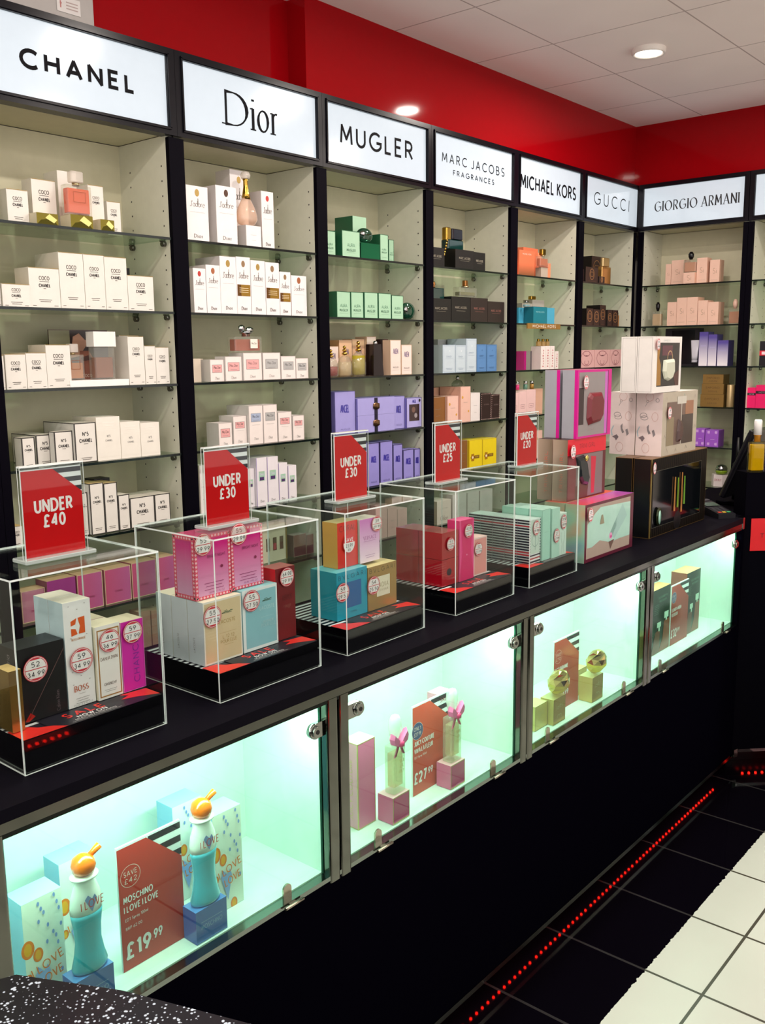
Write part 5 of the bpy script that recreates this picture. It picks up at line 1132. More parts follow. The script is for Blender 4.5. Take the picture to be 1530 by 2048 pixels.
# fifth case: striped cartons seen from the side
WHB = mat('e8ecf0', .4); NAVY = mat('141c34', .4)
def stripes(f, w, h, redrows=(2, 12, 13)):
    n = 17
    for i in range(n): f.rect(0, h-(i+.75)*h/n, w, h-(i+.2)*h/n, mat('c0283c', .4) if i in redrows else NAVY)
def p_st(f, w, h):
    pale = mat('c9ded4', .4); f.rect(-w/2+.004, h*.22, w/2-.004, h*.985, pale); n = 16
    for i in range(n):
        for x in (-w/2+.002, w/2-.002): f.mb.poly([f.P(x-.0016, h*(i+.2)/n), f.P(x+.0016, h*(i+.2)/n), f.P(x+.0016, h*(i+.7)/n), f.P(x-.0016, h*(i+.7)/n)], NAVY)
    f.up(); f.ring(0, h*.52, w*.3, .0012, mat('7a9a94', .4), h*.14); f.rect(-.0008, h*.3, .0008, h*.62, mat('7a9a94', .4)); f.rect(-w/2, h*.10, w/2, h*.13, mat('b03a44', .4)); f.rect(-w/2, h*.02, w/2, h*.06, NAVY); f.rect(-w/2, h*.17, w/2, h*.20, NAVY)
for i in range(5):
    crt((2.1430, -1.022+.0400*i, PZ), .0560, .0390, .122, WHB, WHB, mat('c9d8d4', .4), ORD[i]+' of five striped navy and white cartons in the fifth case, front to back', p_st, price=('27', '19.99') if i == 0 else None, px=.001, pz=.098, r=.017, ry=.021, group='striped navy and white cartons', leftfn=stripes)
def p_gr(f, w, h): f.border(-w/2, 0, w/2, h, .0009, mat('7fa89c', .4)); f.rect(-w*.2, h*.55, w*.2, h*.555, mat('7fa89c', .4))
for i in range(3):
    crt((2.2015, -1.026+.044*i, PZ), .0435, .0425, .142, mat('a8dccb', .35), mat('a4d6c6', .35), mat('b4d8cc', .35), ('front', 'middle', 'rear')[i]+' of three plain mint cartons in the fifth case', p_gr, group='plain mint cartons')
    crt((2.2475, -1.030+.044*i, PZ), .0420, .0425, .140, mat('b0dccd', .35), mat('a8d4c6', .35), mat('b8dacf', .35), ('front', 'middle', 'rear')[i]+' pale mint carton beside the plain mint ones, fifth case', lambda f, w, h: f.ring(0, h*.45, w*.34, .0009, mat('7fa89c', .4), h*.14), group='pale mint cartons', price=('27', '17.99') if i == 0 else None, px=0, pz=.062, r=.016, ry=.020)
def p_wt(f, w, h):
    m_ = mat('8fb0a6', .4); f.stroke([(-.009, h*.55), (-.010, h*.4), (-.003, h*.26), (-.006, h*.05)], .0012, .0012, m_); f.stroke([(.009, h*.55), (.010, h*.4), (.003, h*.26), (.006, h*.05)], .0012, .0012, m_)
crt((2.2915, -1.028, PZ), .0395, .0425, .120, mat('cfe8de', .35), mat('b8dcd0', .35), mat('d0e0d8', .35), 'white mint carton with torso outline, right end of the fifth case', p_wt, price=('27.50', '19.99'), px=0, pz=.095, r=.016, ry=.021)

# ------------------------------------------------------------------ gift sets standing on the counter
GZ = 1.0103
def giftset(loc, w, d, h, body, label, name='gift_set', extra=None, price=None, r=.016, ry=.021, px=None, pz=None, topm=None, leftm=None, frontm=None):
    t = empty(name, (loc[0]+w/2, loc[1], loc[2])); tag(t, label, 'gift set')
    mb = MB(); B = body; mb.box(-w/2, w/2, 0, d, 0, h, B, front=frontm, left=leftm, top=topm)
    if extra: extra(mb, w, d, h, t)
    mb.build('box_body', t)
    if price: sticker(t, (-w/2+.022) if px is None else px, (h-.032) if pz is None else pz, -.007, price[0], price[1], r, ry)
    return t
WIN = glass('e8e8ea', .6, .03, 'win')
HOLO = spectrum()
# holographic boxes (front one with a mint pouch window)
def x_holo(mb, w, d, h, t):
    f = Frame(mb, (0, 0, 0)); f.rect(-w/2, 0, w/2, h, mat('5c1c30', .3)); f.rect(-w*.465, h*.06, w*.43, h*.95, mat('a8988a', .5))
    f.poly([(-w*.45, h*.25), (-w*.45, h*.66), (-w*.30, h*.82), (-w*.2, h*.90), (w*.43, h*.86), (w*.43, h*.24), (w*.2, h*.24), (w*.02, h*.22), (-w*.2, h*.32), (-w*.36, h*.24)], mat('a9d8c6', .2, 0, .6))
    f.poly([(-w*.01, h*.36), (w*.26, h*.86), (w*.36, h*.62), (w*.10, h*.27)], mat('9cc4ba', .25)); f.poly([(w*.0, h*.38), (w*.06, h*.33), (w*.14, h*.50), (w*.09, h*.56)], mat('84aea2', .3))
    f.poly([(-w*.02, h*.24), (w*.10, h*.26), (w*.02, h*.10)], mat('6a5248', .4)); f.disc(w*.02, h*.34, .010, mat('e0a0c4', .3)); f.disc(w*.025, h*.325, .005, mat('c83a8a', .3)); f.poly([(-w*.21, h*.60), (-w*.12, h*.60), (-w*.15, h*.76), (-w*.18, h*.76)], mat('8f8a70', .4))
    f.text('TRENDY', w*.10, h*.5, .012, mat('86b0a4', .3), .05, wt=.1, rot=.95)
giftset((2.458, -1.019, GZ), .322, .066, .176, HOLO, 'iridescent gift box with a mint pouch behind its window, on counter', extra=x_holo, price=('25', '4.99'), topm=gradient('e8505c', 'c06ad0', -.16, .2, .25, .4, 0), leftm=HOLO, pz=.146)
giftset((2.458, -.950, GZ), .322, .068, .176, HOLO, 'second iridescent gift box right behind the front one', extra=None, topm=mat('d8503c', .3), leftm=HOLO)
# handbag gift sets stacked above
BR = gradient('b89a86', 'd8b8a8', 0, .17, .25, .4)
def x_trini(mb, w, d, h, t):
    f = Frame(mb, (0, 0, 0)); f.rect(-w/2, 0, w/2, h, mat('5a1820', .3)); f.rect(-w/2, h*.74, w/2, h, mat('d4122c', .35)); f.text('TRINI GIRL', 0, h*.87, .013, mat('8a1020', .4), .10, wt=.12, gap=.25)
    f.rect(-w*.48, h*.02, w*.42, h*.73, mat('7a6c6c', .3)); f.rect(-w*.48, h*.02, -w*.28, h*.73, mat('7a2c34', .4)); f.poly([(w*.12, h*.05), (w*.20, h*.05), (w*.24, h*.66), (w*.10, h*.68)], mat('c02440', .35)); f.poly([(-w*.3, h*.02), (w*.02, h*.02), (w*.04, h*.2), (-w*.1, h*.32), (-w*.3, h*.2)], mat('5a3426', .3))
def bag(t, w, h, m, pts, tagm=None, y=-.001, th=.010):
    mb = MB(); P = [(w*x, h*z) for x, z in pts]; cx = sum(p[0] for p in P)/len(P); cz = sum(p[1] for p in P)/len(P)
    rings = []
    for k, yy in ((1.0, y), (.93, y-th*.5), (.75, y-th)):
        rings.append([(cx+(px-cx)*k, yy, cz+(pz-cz)*k) for px, pz in P][::-1])
    mb.loft(rings, m); return mb.build('pouch', t)
for i in range(2):
    t = giftset((2.480, -.944+.052*i, 1.1870), .245, .050, .186, BR, ('front', 'rear')[i]+' of two upright gift sets with red band, behind iridescent boxes', extra=x_trini if i == 0 else None, price=('30', '14.99') if i == 0 else None, leftm=gradient('a48a78', 'e8c8b8', .0, .05, .2, .6, 1), topm=mat('3a1a18', .4), pz=.150)
    mb = MB(); f = Frame(mb, (-.1225, .050, 0), (0, -1, 0), (0, 0, 1)); f.text('TRINI GIRL', .030, .086, .010, mat('c9604c', .35), .125, wt=.12, rot=PI/2); mb.build('side_lettering', t)
    if i == 0:
        bag(t, .245, .186, mat('1c2428', .2), [(-.30, .70), (-.1, .72), (-.04, .60), (.0, .42), (.04, .30), (.0, .20), (-.14, .24), (-.22, .36), (-.24, .50)])
        mb = MB(); mb.lathe([(.002, .114), (.010, .118), (.010, .128), (.002, .134)], mat('c9c06a', .2, .8), -.022, -.012, 12, sy=.3); mb.build('gold_tag', t)
def x_silver(mb, w, d, h, t):
    f = Frame(mb, (0, 0, 0)); M_ = mat('d0108c', .25, .2); f.rect(-w/2, 0, w/2, h, M_); f.rect(-w*.46, h*.03, w*.36, h*.965, mat('8c8484', .35)); f.rect(w*.30, h*.03, w*.38, h*.965, mat('c060b8', .3)); f.rect(w*.38, h*.02, w*.40, h*.98, mat('5a1048', .3)); f.rect(-w*.46, h*.2, -w*.32, h*.74, mat('2c1c20', .3)); f.text('freedom', -.02, h*.12, .008, mat('a89a9a', .4), .05, wt=.1)
for i in range(2):
    t = giftset((2.520, -.951+.0605*i, 1.3738), .218, .051, .205, mat('b0aeb8', .32, .3), ('front', 'rear')[i]+' of two tall silver gift sets edged in magenta, topmost of the stack', extra=x_silver if i == 0 else None, price=('29', '9.99') if i == 0 else None, leftm=mat('b4b2be', .3, .3), topm=mat('8a2a4a', .4), pz=.168, px=-.070)
    mb = MB(); mb.box(-.1098, -.109, -.0008, .010, 0, .205, mat('d0108c', .25)); mb.build('magenta_edge', t)
    if i == 0: bag(t, .218, .205, mat('6a1420', .25), [(-.22, .60), (-.16, .66), (.18, .66), (.26, .55), (.24, .30), (.16, .22), (-.18, .18), (-.24, .28)])
# black striped gift set
def x_black(mb, w, d, h, t):
    f = Frame(mb, (0, 0, 0)); n = 30
    for i in range(n): f.mb.poly([f.P(-w/2+i*w/n, 0), f.P(-w/2+(i+.5)*w/n, 0), f.P(-w/2+(i+.5)*w/n, h), f.P(-w/2+i*w/n, h)], mat('1c160e', .4, spec=.1))
    f.up(); f.rect(-w*.46, h*.12, w*.40, h*.84, mat('0a0d10', .08, spec=.5)); f.border(-w*.46, h*.12, w*.40, h*.84, .0012, mat('6a685c', .3, .5)); f.disc(-w*.02, h*.12, .030, mat('0d0b0c', .3), .034); f.border(-w/2, 0, w/2, h, .0016, mat('8a6c3c', .3, .7)); f.rect(-w/2, 0, -w/2+.009, h, mat('8a783c', .3, .6))
giftset((2.925, -1.010, GZ), .480, .062, .268, mat('050406', .4, spec=.08), 'large black gift set with gold edges and dark window, on counter', extra=x_black, price=('35', '14.99'), topm=mat('7a5a3c', .4), leftm=mat('07060a', .3), px=-.228, pz=.238, r=.012, ry=.020)
giftset((2.925, -.944, GZ), .480, .062, .268, mat('050406', .4, spec=.08), 'second large black gift set directly behind the first', topm=mat('7a5a3c', .4), leftm=mat('07060a', .3))
for k in range(2):
    t_ = [o for o in bpy.data.objects if o.get('label', '').startswith(('large black gift', 'second large black'))][k]
    mb = MB(); f = Frame(mb, (-.240, .062, 0), (0, -1, 0), (0, 0, 1)); f.border(0, 0, .062, .268, .0016, mat('8a6c3c', .3, .7)); mb.build('gold_edging', t_)
    if k == 0:
        for x, z0, z1, cc in ((-.048, .070, .190, 'c98a4c'), (-.022, .080, .185, '8ab83c'), (.012, .060, .200, 'c98a4c'), (.034, .085, .185, '8ac84c')):
            mb = MB(); mb.loft([[(x+xx*kk, -.0030+yy, z) for xx, yy in ((-.004, 0), (.004, 0), (.004, -.003), (-.004, -.003))][::-1] for z, kk in ((z0, 1), (z1, .3))], mat(cc, .2, .3)); mb.build('slim_bottle', t_)
        mb = MB(); mb.lathe([(.001, .0), (.020, .001), (.020, .004), (.001, .005)], mat('2c3420', .15, .5), 0, 0, 20, sy=1.6); o = mb.build('compact', t_); o.location = (-.178, -.003, .068); o.rotation_euler = (PI/2, 0, 0)
        mb = MB(); mb.lathe([(.001, .0), (.010, .0005), (.010, .0015), (.001, .002)], mat('a8d8c4', .15, .2), 0, 0, 20, sy=2.4); o = mb.build('compact_mirror', t_); o.location = (-.178, -.0085, .066); o.rotation_euler = (PI/2, 0, 0)
# cream printed gift sets on top
def side_print(f, w, h):
    a = mat('8a8284', .4); b = mat('cfa8a0', .4); c_ = mat('a8c0c8', .4)
    f.ring(w*.5, h*.93, .014, .0014, b); f.ring(w*.42, h*.86, .004, .0012, a); f.stroke([(w*.41, h*.84), (w*.34, h*.78)], .0012, .0012, a)
    f.ring(w*.28, h*.64, .012, .0016, a, .008); f.ring(w*.32, h*.60, .013, .0016, a, .007); f.ring(w*.72, h*.62, .011, .0014, b, .015); f.poly([(w*.42, h*.46), (w*.50, h*.50), (w*.50, h*.42), (w*.58, h*.36), (w*.50, h*.34), (w*.44, h*.40)], a)
    f.poly([(w*.62, h*.40), (w*.70, h*.42), (w*.76, h*.34), (w*.68, h*.30)], a); f.poly([(w*.10, h*.28), (w*.28, h*.32), (w*.36, h*.28), (w*.26, h*.22), (w*.2, h*.26)], mat('7a6c70', .4)); f.ring(w*.40, h*.12, .013, .0014, b, .016); f.ring(w*.80, h*.88, .006, .0014, a); f.stroke([(w*.15, h*.46), (w*.06, h*.38), (w*.1, h*.30)], .004, .003, c_)
def x_cream(mb, w, d, h, t):
    f = Frame(mb, (0, 0, 0)); 
    for i, (x, z, cc) in enumerate(((-.4,.9,'a89a90'),(-.2,.95,'b8a8a0'),(.1,.93,'8fb0a8'),(.42,.9,'9a8a84'),(-.42,.3,'8a7c78'),(-.1,.06,'9a9084'),(.2,.08,'6a645c'),(.45,.4,'8a8078'),(.45,.15,'b8a49a'),(-.35,.08,'a89488'))):
        f.stroke([(w*x-.008, h*z-.006), (w*x, h*z+.006), (w*x+.007, h*z-.004)], .0016, .0012, mat(cc, .4))
    f.rect(-w*.38, h*.15, w*.38, h*.84, mat('6f5a50', .35)); f.rect(-w*.38, h*.15, -w*.18, h*.60, mat('8a7c62', .4)); f.rect(w*.02, h*.15, w*.04, h*.84, mat('bcb4a8', .3)); f.rect(w*.04, h*.15, w*.38, h*.62, mat('3c302c', .3)); f.rect(w*.14, h*.62, w*.38, h*.84, mat('9a6c50', .35)); f.rect(-w*.10, h*.80, w*.16, h*.92, mat('c9c4b8', .4))
for i in range(2):
    t = giftset((3.014, -1.003+.0965*i, 1.2790), .296, .094, .215, mat('e2d2cc', .4), ('front', 'rear')[i]+' of two cream gift sets printed with perfume bottle sketches', extra=(lambda mb, w, d, h, t: (x_cream(mb, w, d, h, t), side_print(Frame(mb, (-.148, .094, 0), (0, -1, 0), (0, 0, 1)), .094, .215))) if i == 0 else (lambda mb, w, d, h, t: side_print(Frame(mb, (-.148, .094, 0), (0, -1, 0), (0, 0, 1)), .094, .215)), price=('39', '19.99') if i == 0 else None, leftm=mat('e8d6d2', .4), topm=mat('e8dcd2', .4), frontm=mat('b4aa98', .4), pz=.146, px=-.105)
    if i == 0: bag(t, .296, .215, mat('4a302c', .25), [(-.06, .56), (.0, .54), (.04, .40), (.02, .26), (-.04, .18), (-.10, .20), (-.09, .36)])
# white gift sets on top of those
def x_white(mb, w, d, h, t):
    f = Frame(mb, (0, 0, 0)); f.text('BAMBOO', -.01, h*.93, .006, mat('b8c4c0', .4), .05, wt=.12); f.rect(-w*.37, h*.11, w*.42, h*.89, mat('100c10', .12)); f.poly([(-w*.37, h*.13), (-w*.22, h*.13), (-w*.24, h*.5), (-w*.30, h*.62), (-w*.27, h*.82), (-w*.37, h*.84)], mat('a87a34', .3, .3)); f.rect(-w*.20, h*.66, w*.16, h*.84, mat('5a2c38', .3)); f.poly([(w*.3, h*.11), (w*.42, h*.11), (w*.42, h*.4), (w*.22, h*.3)], mat('4a2420', .3)); f.ring(w*.08, h*.60, .020, .004, mat('b89468', .3), .026, a0=0, a1=180)
for i in range(2):
    t = giftset((2.925, -1.003+.0575*i, 1.4956), .226, .056, .184, mat('e8e4de', .35), ('front', 'rear')[i]+' of two white gift sets topmost on the cream ones', extra=x_white if i == 0 else None, price=('39', '19.99') if i == 0 else None, pz=.158, px=-.092, r=.013, ry=.019)
    mb = MB(); f = Frame(mb, (-.113, .056, 0), (0, -1, 0), (0, 0, 1)); f.border(.005, .004, .052, .180, .0007, GREY); mb.build('side_outline', t)
    if i == 0: bag(t, .226, .184, mat('c9ccb8', .35), [(-.16, .58), (.2, .60), (.22, .38), (.14, .24), (.02, .20), (-.12, .24), (-.18, .38)])
# ------------------------------------------------------------------ goods in the lit compartments
CF = .6046
def price_card(x0, w, h, y, label, lines, red='c8402c', badge=None, salecorner=False):
    t = empty('price_card', (x0+w/2, y, CF)); tag(t, label, 'price card')
    mb = MB(); m_ = w; mb.box(-w/2, w/2, 0, .004, 0, h, mat('dfe6e4', .3)); f = Frame(mb, (0, 0, 0)); red_card(f, w, h, mat(red, .4), .30, .45)
    if badge:
        x, z, r, m1, filled = -w*.5+badge[3], badge[4], badge[2], mat('e8c9c4', .4), badge[5]
        if filled: f.disc(x, z, r, mat('3c4878', .4))
        f.ring(x, z, r, .0008, m1); f.text(badge[0], x, z+r*.3, r*.42, m1, r*1.3, wt=.13); f.text(badge[1], x, z-r*.35, r*.42, m1, r*1.2, wt=.13)
    for s, x, z, hh, ww, wt in lines: f.text(s, x+ww/2-w/2, z, hh, TXTW, ww, wt=wt)
    if salecorner: f.text('SALE', w*.33, h*.93, .009, mat('a02c2c', .4), .032, wt=.15)
    mb.build('card', t); return t
price_card(.803, .130, .226, -1.052, 'red price card reading 19.99 in the leftmost lit compartment',
 [('MOSCHINO', .008, .128, .0105, .058, .18), ('I LOVE I LOVE', .008, .111, .0105, .068, .17), ('EDT Spray 100ml', .009, .092, .005, .045, .12), ('RRP 62.00', .009, .076, .005, .032, .12), ('\u00a319', .009, .035, .026, .046, .21), ('.99', .060, .040, .016, .020, .19)], 'c0332a', ('SAVE', '\u00a342', .0195, .024, .168, False))
price_card(1.610, .147, .222, -1.038, 'red price card reading 27.99 between two clear bottles with pink bows',
 [('JUICY COUTURE', .006, .128, .0105, .075, .18), ('VIVA LA FLEUR', .006, .110, .0105, .070, .18), ('EDT Spray 150ml', .006, .094, .005, .045, .12), ('\u00a327', .006, .042, .024, .044, .21), ('.99', .054, .046, .015, .021, .19)], 'd04a34', ('ONLY', '\u00a327.99', .021, .018, .158, True), True)
price_card(2.262, .146, .216, -1.036, 'red price card between two gold faceted bottles in a lit compartment',
 [('PACO RABANNE', .004, .128, .0105, .075, .18), ('LADY MILLION', .004, .110, .0105, .066, .18), ('\u00a339', .010, .044, .024, .048, .21), ('.99', .062, .048, .014, .022, .19)], 'b03a2c', ('SAVE', '\u00a310', .020, .024, .166, False))
price_card(3.069, .150, .218, -1.038, 'red price card between two dark cartons in the rightmost compartment',
 [('ELIZABETH ARDEN', .006, .128, .0105, .080, .18), ('RED DOOR', .006, .110, .0105, .050, .18), ('\u00a332', .006, .042, .026, .046, .21), ('.99', .056, .047, .014, .022, .19)], 'a83428', ('ONLY', '\u00a332', .020, .022, .172, True))
# blue and orange patterned cartons
def p_love(f, w, h):
    o = mat('ee7408', .4); y = mat('f0a010', .4); b = mat('7a94d0', .4); f.rect(-w/2, 0, w/2, h, mat('e4e6dc', .4))
    for x, z, r in ((-.42, .60, .011), (-.18, .52, .0085), (.14, .03, .008), (-.45, .35, .006)): f.disc(w*x, h*z, r, o, r*1.4) if abs(w*x)+r < w/2+.006 else None; f.disc(w*x, h*z, r*.6, y, r)
    for x, z in ((-.1,.95),(-.04,.90),(.02,.86),(.30,.97),(.36,.90),(.40,.84),(-.12,.80),(.1,.74),(.22,.66),(-.22,.40),(.32,.55),(.38,.30),(.05,.60),(.28,.62),(.42,.70)): f.disc(w*x, h*z, .0022, b, .004, n=8)
    f.poly([(-w*.30, h*.36), (-w*.18, h*.41), (-w*.08, h*.36), (.02*w, h*.41), (w*.08, h*.34), (-w*.08, h*.10)], mat('8aa4dc', .4))
    f.text('I LOVE', w*.02, h*.42, .014, o, w*.80, wt=.13, rot=.25); f.text('LOVE', w*.10, h*.30, .014, o, w*.56, wt=.13, rot=.2)
LB = mat('8cc0e4', .35); LBT = mat('a8d4ec', .3)
for (x, y, lab) in ((.690, -1.046, 'front left of four blue and orange patterned cartons in the leftmost compartment'), (.722, -.960, 'patterned blue carton behind the nearer blue bottle'), (.968, -.972, 'patterned blue carton behind the farther blue bottle, left one'), (1.009, -1.046, 'patterned blue carton to the right of the farther blue bottle')):
    if 'nearer' in lab: y = -.975; x = .742
    if 'left one' in lab: y = -.960; x = .985
    if lab.startswith('front left'): x = .642; y = -1.035
    crt((x, y, CF+.0004), .068, .048, .196, LB, LB, LBT, lab, p_love, group='blue and orange patterned cartons')
def cobalt(x, y, lab):
    crt((x, y, CF+.0004), .070, .036, .062, mat('4a70c0', .15, 0, .5), mat('3a5cb0', .15), mat('5a8ad0', .15), lab, lambda f, w, h: (f.text('MOSCHINO', 0, h*.45, .008, mat('8ca8dc', .4), w*.66, wt=.15), f.rect(-w*.34, h*.6, w*.34, h*.62, mat('8ca8dc', .4))))
cobalt(.690, -1.092, 'small cobalt blue box under the nearer blue bottle'); cobalt(.929, -1.094+.004, 'small cobalt blue box under the farther blue bottle')
def olive(x, y, z, lab):
    t = empty('perfume_bottle', (x, y, z)); tag(t, lab, 'perfume bottle', 'blue bottles with orange heads')
    BL = mat('4cb4cc', .18, 0, .4); lo = [(.024, 0), (.030, .002), (.031, .008), (.026, .026), (.0225, .048), (.0235, .072), (.0265, .092), (.0272, .100)]
    mb = MB(); mb.lathe(lo, BL, n=28, sy=.62); mb.build('blue_base', t)
    mb = MB(); mb.lathe([(.0272, .1003), (.0276, .112), (.0250, .130), (.0190, .146), (.0150, .154)], mat('eef0ec', .2, 0, .4), n=28, sy=.62)
    f = Frame(mb, (0, -.0172, 0), lift=.0006)
    f.poly([(-.012, .128), (-.006, .134), (.001, .126), (.006, .132), (.010, .124), (.000, .104)], mat('8aa0dc', .4)); f.text('I LOVE', .001, .119, .013, mat('e0442c', .4), .040, wt=.11); mb.build('white_shoulder', t)
    mb = MB(); mb.lathe([(.0150, .1543), (.0230, .158), (.0235, .161), (.0150, .162)], mat('f2f2ee', .2), n=24, sy=.8); mb.build('ruffle_collar', t)
    mb = MB(); mb.lathe([(.010, .1622), (.0170, .167), (.0195, .177), (.0165, .188), (.0080, .194), (.001, .196)], mat('ee6c06', .2, 0, .4), n=24); mb.tube((.012, 0, .188), (.030, 0, .198), .0045, mat('ee6c06', .2, 0, .4), 10, .006); mb.build('orange_head', t)
    return t
olive(.729, -1.074, CF+.0632, 'nearer of two blue bottles with orange round heads'); olive(.966, -1.072, CF+.0632, 'farther of two blue bottles with orange round heads')
# pink and gold goods
PKF = mat('e0709a', .3); 
def p_juicy(f, w, h):
    g = mat('c9bc74', .3, .5); f.border(-w/2, 0, w/2, h, .0022, g)
def p_juicy_side(f, w, h): f.border(0, 0, w, h, .002, mat('c9bc74', .3, .5)); f.text('JUICY COUTURE', w*.55, h*.45, .009, mat('c9b86c', .3, .5), h*.7, wt=.13, rot=PI/2)
crt((1.412, -1.043, CF+.0004), .058, .046, .198, PKF, mat('e898b0', .3), mat('f0dcc8', .35), 'tall pink carton with gold edges at the left, second lit compartment', p_juicy, leftfn=p_juicy_side)
crt((1.760, -1.012, CF+.0004), .052, .046, .198, PKF, mat('e898b0', .3), mat('f0dcc8', .35), 'tall pink carton behind the farther bow bottle, second lit compartment', p_juicy)
crt((1.4765, -1.088, CF+.0004), .058, .044, .063, mat('d84a84', .2, 0, .3), PKF, mat('eeb0b8', .3), 'small pink box with gold edges under the nearer bow bottle', p_juicy)
crt((1.6935, -1.087, CF+.0004), .058, .042, .060, mat('d84a84', .2, 0, .3), PKF, mat('eeb0b8', .3), 'small pink box with gold edges under the farther bow bottle', p_juicy)
def bowbottle(x, y, z, lab):
    t = empty('perfume_bottle', (x, y, z)); tag(t, lab, 'perfume bottle', 'clear bottles with pink bows')
    G = glass('eef6ea', .8, .02, 'jc', body='eef0e6', bodyfac=.15)
    mb = MB(); mb.rbox(-.021, .021, -.014, .014, 0, .110, .004, G); mb.build('bottle_glass', t)
    mb = MB(); mb.rbox(-.016, .016, -.010, .010, .014, .092, .003, glass('faeed8', .4, .05, 'jl', body='f4d8b0', bodyfac=.3)); f = Frame(mb, (0, -.0146, 0)); f.text('VIVA', .006, .074, .008, GOLD, .014, wt=.13); f.text('LA', .006, .062, .008, GOLD, .009, wt=.13); f.text('JUICY', .004, .050, .007, GOLD, .018, wt=.13); mb.build('liquid', t)
    mb = MB(); mb.lathe([(.010, .110), (.0095, .125), (.014, .133), (.0175, .150), (.0160, .168), (.010, .178), (.003, .180)], ICE if False else glass('f4f8f4', .9, .02, 'st', body='eef4f0', bodyfac=.35), n=20, sy=.8); mb.build('stopper', t)
    P = mat('f070a8', .35)
    mb = MB()
    for s in (-1, 1):
        base = [(0, 0), (.010, .012), (.026, .028), (.031, .016), (.027, .002), (.012, -.006)]
        mb.loft([[(s*px*k, -.012+yy, .118+pz*k) for px, pz in (base if s > 0 else base[::-1])][::-1] for k, yy in ((.85, .006), (1.0, 0), (.8, -.008))], P)
    for s in (-1, 1): mb.loft([[(s*px, yy-.013, .112+pz) for px, pz in ([(0, 0), (.006, 0), (.018, -.026), (.010, -.022)] if s > 0 else [(0, 0), (.006, 0), (.018, -.026), (.010, -.022)][::-1])][::-1] for yy in (.002, -.001)], mat('e8508c', .4))
    mb.lathe([(.002, .108), (.008, .112), (.008, .120), (.002, .124)], mat('d8286c', .4), 0, -.018, 10); mb.build('pink_bow', t)
bowbottle(1.509, -1.068, CF+.0642, 'nearer clear bottle with pink bow on small pink box'); bowbottle(1.726, -1.067, CF+.0612, 'farther clear bottle with pink bow beside the tall pink carton')
# gold diamonds
def p_mill(f, w, h): f.border(-w/2, 0, w/2, h, .001, mat('8a6a34', .3, .5)); f.text('lady', 0, h*.68, .014, mat('d8c490', .3, .5), w*.5, wt=.09, rot=.2); f.text('m', 0, h*.32, .014, mat('d8c490', .3, .5), w*.3, wt=.1)
GD = mat('b88a44', .3, .5); GDS = mat('d8bc70', .35, .2)
crt((2.188, -1.080, CF+.0004), .0655, .042, .074, GD, GDS, mat('e4cf90', .3, .2), 'gold carton under the nearer faceted gold bottle', p_mill)
crt((2.120, -1.062, CF+.0004), .0655, .042, .070, GDS, GDS, mat('e4cf90', .3, .2), 'gold carton at the left end beside the faceted bottle box', p_mill)
crt((2.411, -1.082, CF+.0004), .0665, .044, .076, GD, GDS, mat('e4cf90', .3, .2), 'gold carton under the farther faceted gold bottle', p_mill)
crt((2.425, -1.020, CF+.0004), .0665, .044, .080, GDS, GDS, mat('e4cf90', .3, .2), 'pale gold carton partly hidden behind the farther faceted bottle', p_mill)
def diamond(x, y, z, lab):
    t = empty('perfume_bottle', (x, y, z)); tag(t, lab, 'perfume bottle', 'faceted gold bottles'); n = 8
    def ring(r, zz, off=0): return [(r*math.cos(2*PI*(i+off)/n), .7*r*math.sin(2*PI*(i+off)/n), zz) for i in range(n)]
    mb = MB(); mb.loft([ring(.014, .0), ring(.028, .010), ring(.041, .028, .5), ring(.041, .036, .5)], glass('f2e070', .8, .02, 'dm', body='e8d050', bodyfac=.45)); mb.build('bottle_glass', t)
    mb = MB(); mb.loft([ring(.040, .0362, .5), ring(.036, .052), ring(.024, .066, .5), ring(.010, .072)], mat('e0b070', .06, 1.0)); mb.build('gold_facets', t)
    t.rotation_euler = (math.radians(12), 0, 0); return t
diamond(2.232, -1.062, CF+.0795, 'nearer faceted gold bottle like a cut diamond, on gold carton'); diamond(2.452, -1.064, CF+.0815, 'farther faceted gold bottle like a cut diamond, on gold carton')
# dark cartons with printed glasses
def p_red(f, w, h):
    f.text('ELIZABETH', w*.08, h*.86, .007, mat('5c8c7a', .4), w*.5, wt=.12); f.text('RED DOOR', w*.08, h*.80, .006, mat('5c8c7a', .4), w*.4, wt=.12); a = mat('8a3a20', .3)
    f.poly([(-w*.1, 0), (w/2, 0), (w/2, h*.48), (w*.18, h*.46), (w*.12, h*.2)], a); f.poly([(-w*.5, 0), (-w*.05, 0), (-w*.05, h*.36), (-w*.3, h*.34)], mat('6a2c1c', .3)); f.rect(w*.18, h*.50, w*.42, h*.60, mat('c8dccc', .4)); f.rect(-w*.22, h*.40, 0, h*.48, mat('c8dccc', .4)); f.rect(w*.26, h*.46, w*.34, h*.5, mat('c8dccc', .4)); f.rect(-w*.14, h*.34, -w*.06, h*.4, mat('c8dccc', .4))
    for i in range(6): f.rect(-w*.4, h*(.62+.028*i), -w*.16, h*(.624+.028*i), mat('48705f', .4))
crt((2.9195, -1.036, CF+.0004), .144, .046, .228, mat('14231f', .2), mat('8a3c24', .3), mat('c98a5c', .35), 'dark green and russet carton left of the red price card', p_red)
crt((3.222, -1.030, CF+.0004), .126, .060, .232, mat('14231f', .2), mat('8a3c24', .3), mat('d8a074', .35), 'dark green and russet carton right of the red price card', p_red)

